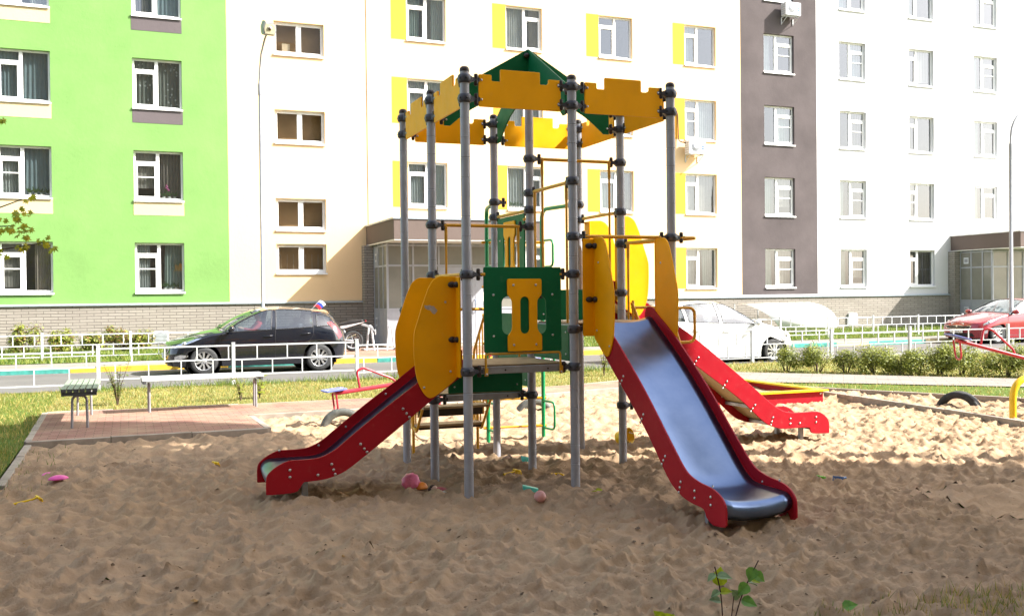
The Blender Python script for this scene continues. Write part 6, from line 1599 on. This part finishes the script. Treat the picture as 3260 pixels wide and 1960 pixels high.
# unseen pine added outside the picture so its crown and trunk shade the sand
t = thing('shade_pine', 'unseen tall pine with a bare trunk, added to shade the sand', 'tree', (9.75, -2.86, 0))
mb = MB(); mb.tube([(0, 0, -.2), (.03, 0, 5), (0, .0, 10.2), (0, .1, 10.4)], [.16, .15, .12, .05], 12); mb.build('trunk', BARK, t)
mb = MB(); r = random.Random(31)
GAP = [V((x, 2.0, z)) for x in (1.40, 1.55, 1.70, 1.85) for z in (3.32, 3.46, 3.6)]      # leaves left out of the crown to let sun onto the far battlement
for i in range(5200):
    d = V((r.gauss(0, 1), r.gauss(0, 1), r.gauss(0, 1))).normalized() * (r.uniform(0, 1) ** .4); p = V((d.x * 1.5, d.y * 1.5 + .36, 12.3 + d.z * 2.0))
    w_ = p + V((9.75, -2.86, 0))
    if any(((w_ - g) - SUN * (w_ - g).dot(SUN)).length < .13 for g in GAP): continue
    d = p; n = V((r.gauss(0, 1), r.gauss(0, 1), r.gauss(0, 1))).normalized(); u = n.orthogonal().normalized(); v = n.cross(u); s = r.uniform(.09, .17)
    mb.add([p - u * s, p + v * s * .8, p + u * s, p - v * s * .8], [(0, 1, 2, 3)])
mb.build('crown', M_leaf('pine_needles', (.03, .06, .02), .3, .1), t)

# ================================================================== toys left in the sand
def col_m(n, c, rough=.4): return M_simple(n, c, rough, var=.12, vscale=20)
PKM, MAG, YLW, TEA, GRN, BLU, ORG, RSE, WHT = [col_m(n, c) for n, c in (('pink_plastic', (.85, .20, .38)), ('magenta_plastic', (.80, .10, .42)), ('yellow_plastic', (.80, .52, .01)), ('teal_plastic', (.12, .62, .52)), ('green_plastic', (.12, .45, .03)), ('blue_plastic', (.06, .14, .32)), ('orange_plastic', (.85, .28, .04)), ('dusty_pink_ball', (.62, .30, .27)), ('white_paper', (.62, .60, .58)))]
SZ = lambda x, y: float(sandz(np.array([x]), np.array([y]))[0])
def rake(label, x, y, rz, m, L=.16, tilt=.12, dz=.012):
    mb = MB(); M = Matrix.Translation((x, y, SZ(x, y) + dz)) @ Matrix.Rotation(rz, 4, 'Z') @ Matrix.Rotation(-tilt, 4, 'Y')
    mb.tube([(-L * .6, 0, 0), (L * .2, 0, .004), (L * .4, 0, .012)], [.011, .008, .009], 8, 0, False, M); mb.box((L * .42, 0, .012), (.016, .10, .018), 0, M)
    for k in range(5): mb.tube([(L * .42, -.042 + .021 * k, .01), (L * .52, -.042 + .021 * k, .0), (L * .54, -.042 + .021 * k, -.025)], .0055, 6, 0, False, M)
    return tag(mb.build('toy_rake', m), label, 'toy rake', 'small toy rakes and scoops in the sand')
rake('yellow toy rake in the bottom left corner of the sand', -3.5, 1.22, R(20), YLW, .2, .1, .025); rake('tiny yellow toy rake alone between the paving and the small slide', -1.93, 2.46, R(30), YLW, .14, .15, .02)
rake('yellow toy rake lying under the deck of the tower', .66, .70, R(20), YLW, .16, .05, .02); rake('green toy rake in the sand right of the steel slide', 3.12, -.60, R(10), GRN, .2, .1, .025); rake('dark blue toy rake beside the green one', 3.37, -.66, R(-150), BLU, .18, .1, .025)
def mould(name, label, x, y, m, r, sq, rz=0, ribs=0, cut=None, dz=0):
    mb = MB(); n = 24; rows = []
    for i in range(9):
        a = R(90) * i / 8; rows.append([V((math.cos(b) * r * math.cos(a) * (1 + .06 * math.cos(b * ribs) if ribs else 1) * sq[0], math.sin(b) * r * math.cos(a) * (1 + .06 * math.cos(b * ribs) if ribs else 1) * sq[1], r * math.sin(a) * sq[2])) for b in [2 * math.pi * k / n for k in range(n)]])
    M = Matrix.Translation((x, y, SZ(x, y) + dz)) @ (cut if cut is not None else Matrix.Rotation(rz, 4, 'Z'))
    mb.grid(rows, 0, True, M, True); o = mb.build(name, m); o.modifiers.new('s', 'SOLIDIFY').thickness = .004
    return tag(o, label, 'toy', 'sand moulds and balls')
mould('sand_mould', 'small magenta sand mould at the far left of the sand', -3.43, 2.52, MAG, .05, (1.2, .8, .7), .4, 5); mould('sand_mould', 'flat magenta shell mould, nearer than the small magenta mould', -3.31, 2.02, MAG, .07, (1.2, .9, .55), .2, 6)
mould('sand_mould', 'large ribbed pink shell mould standing upright by the left posts', -.36, .56, PKM, .082, (1.0, 1.0, .8), 0, 9, Matrix.Rotation(R(-18), 4, 'Z') @ Matrix.Rotation(R(58), 4, 'X') @ Matrix.Translation((0, .03, 0)), .055)
mould('sand_mould', 'orange sand mould leaning on the pink shell', -.27, .56, ORG, .065, (1.1, .9, .9), .3, 6, None, -.0)
def half_moon(label, x, y, rz):
    mb = MB(); z = SZ(x, y); M = Matrix.Translation((x, y, z + .062)) @ Matrix.Rotation(rz, 4, 'Z') @ Matrix.Rotation(R(14), 4, 'Y')
    ol = [(-.068, .0)] + [(-.068 * math.cos(math.pi * k / 12), -.068 * math.sin(math.pi * k / 12)) for k in range(1, 12)] + [(.068, 0)]
    mb.prism(ol, -.03, .03, 'y', 0, M); mb.prism([(u * .82, v * .8 - .006) for u, v in ol], -.034, -.0302, 'y', 0, M)
    return tag(mb.build('sand_mould', TEA, None, .008, seg=3), label, 'toy', 'sand moulds and balls')
half_moon('teal half-moon sand mould standing on edge between the front posts', .55, -.04, R(-15)); half_moon('teal mould mostly hidden behind the middle post', 1.085, 1.33, R(20))
mb = MB(); mb.ball((.45, -.49, SZ(.45, -.49) + .038), .05, 16); tag(mb.build('ball', RSE), 'dusty pink ball in front of the tower', 'ball', 'sand moulds and balls')
mb = MB(); M = Matrix.Translation((1.06, .56, SZ(1.06, .56) + .022)) @ Matrix.Rotation(.25, 4, 'X'); mb.tube([(.075 * math.cos(a), .05 * math.sin(a), 0) for a in np.arange(0, 6.28, .35)], .011, 8, 0, True, M); mb.ball((0, 0, -.02), .06, 10, 0, M, (1, .7, .4))
tag(mb.build('toy_sieve', YLW), 'yellow oval toy sieve near the right front post', 'toy')
t = thing('rag_doll', 'crumpled small doll in pink and dark clothes left of the front post', 'doll', (-.22, .30, SZ(-.22, .30)), R(-20))
mb = MB(); mb.ball((0, 0, .035), .034, 10, 0); mb.build('head', M_simple('doll_skin', (.55, .36, .28), .6), t)
mb = MB(); mb.ball((-.01, .01, .05), .033, 10, 0, None, (1, 1, .7)); mb.ball((-.03, 0, .03), .025, 8); mb.build('hair', M_simple('doll_hair', (.05, .025, .02), .8), t)
mb = MB(); mb.tube([(.02, 0, .025), (.07, .0, .025), (.12, -.02, .02)], [.03, .03, .018], 8); mb.tube([(.03, .02, .03), (.04, .07, .02)], .01, 6); mb.tube([(.03, -.02, .02), (-.02, -.06, .012)], .01, 6); mb.build('dress', M_simple('doll_dress', (.45, .12, .14), .8), t)
mb = MB(); z = SZ(-.165, .195); mb.add([(-.20, .19, z + .01), (-.15, .17, z + .018), (-.135, .205, z + .008), (-.18, .225, z + .024)], [(0, 1, 2, 3)]); o = mb.build('paper_scrap', WHT); o.modifiers.new('s', 'SOLIDIFY').thickness = .001; tag(o, 'scrap of white paper beside the doll', 'paper')
mb = MB(); z = SZ(1.0, -.49); add_leaf(mb, (.97, -.47, z + .02), (.9, -.2, .1), (0, -.2, 1), .08, 0); add_leaf(mb, (.97, -.49, z + .015), (-.5, .3, .1), (0, 0, 1), .05, 0); tag(mb.build('fallen_leaf', FGY), 'fallen green leaf on the sand in front of the right post', 'leaf')
mb = MB(); z = SZ(.96, 1.61); mb.ball((.96, 1.61, z + .02), .03, 8, 0, None, (1.3, .8, .6)); mb.ball((1.0, 1.62, z + .035), .018, 8); tag(mb.build('shell_toy', M_simple('beige_toy', (.45, .30, .24), .6)), 'small beige toy on the sand under the back deck', 'toy')
t = thing('toy_bucket', 'tipped yellow toy bucket in the sun behind the right post', 'bucket', (2.60, 2.12, SZ(2.6, 2.12) + .07), R(30))
mb = MB(); M = Matrix.Rotation(R(75), 4, 'X'); mb.lathe([(1e-3, -.085), (.065, -.085), (.088, .085), (.092, .085), (.086, .08), (.063, -.078), (1e-3, -.078)], 24, 0, M); mb.build('body', YLW, t)
mb = MB(); mb.tube([V((.09 * math.cos(a), .085 * math.sin(a) * .3, .085 - .09 * math.sin(a))) for a in [math.pi * k / 10 for k in range(11)]], .005, 6, 0, False, Matrix.Translation((.06, -.06, .03)) @ M); mb.build('handle', M_simple('cream_plastic', (.6, .55, .4), .5), t)
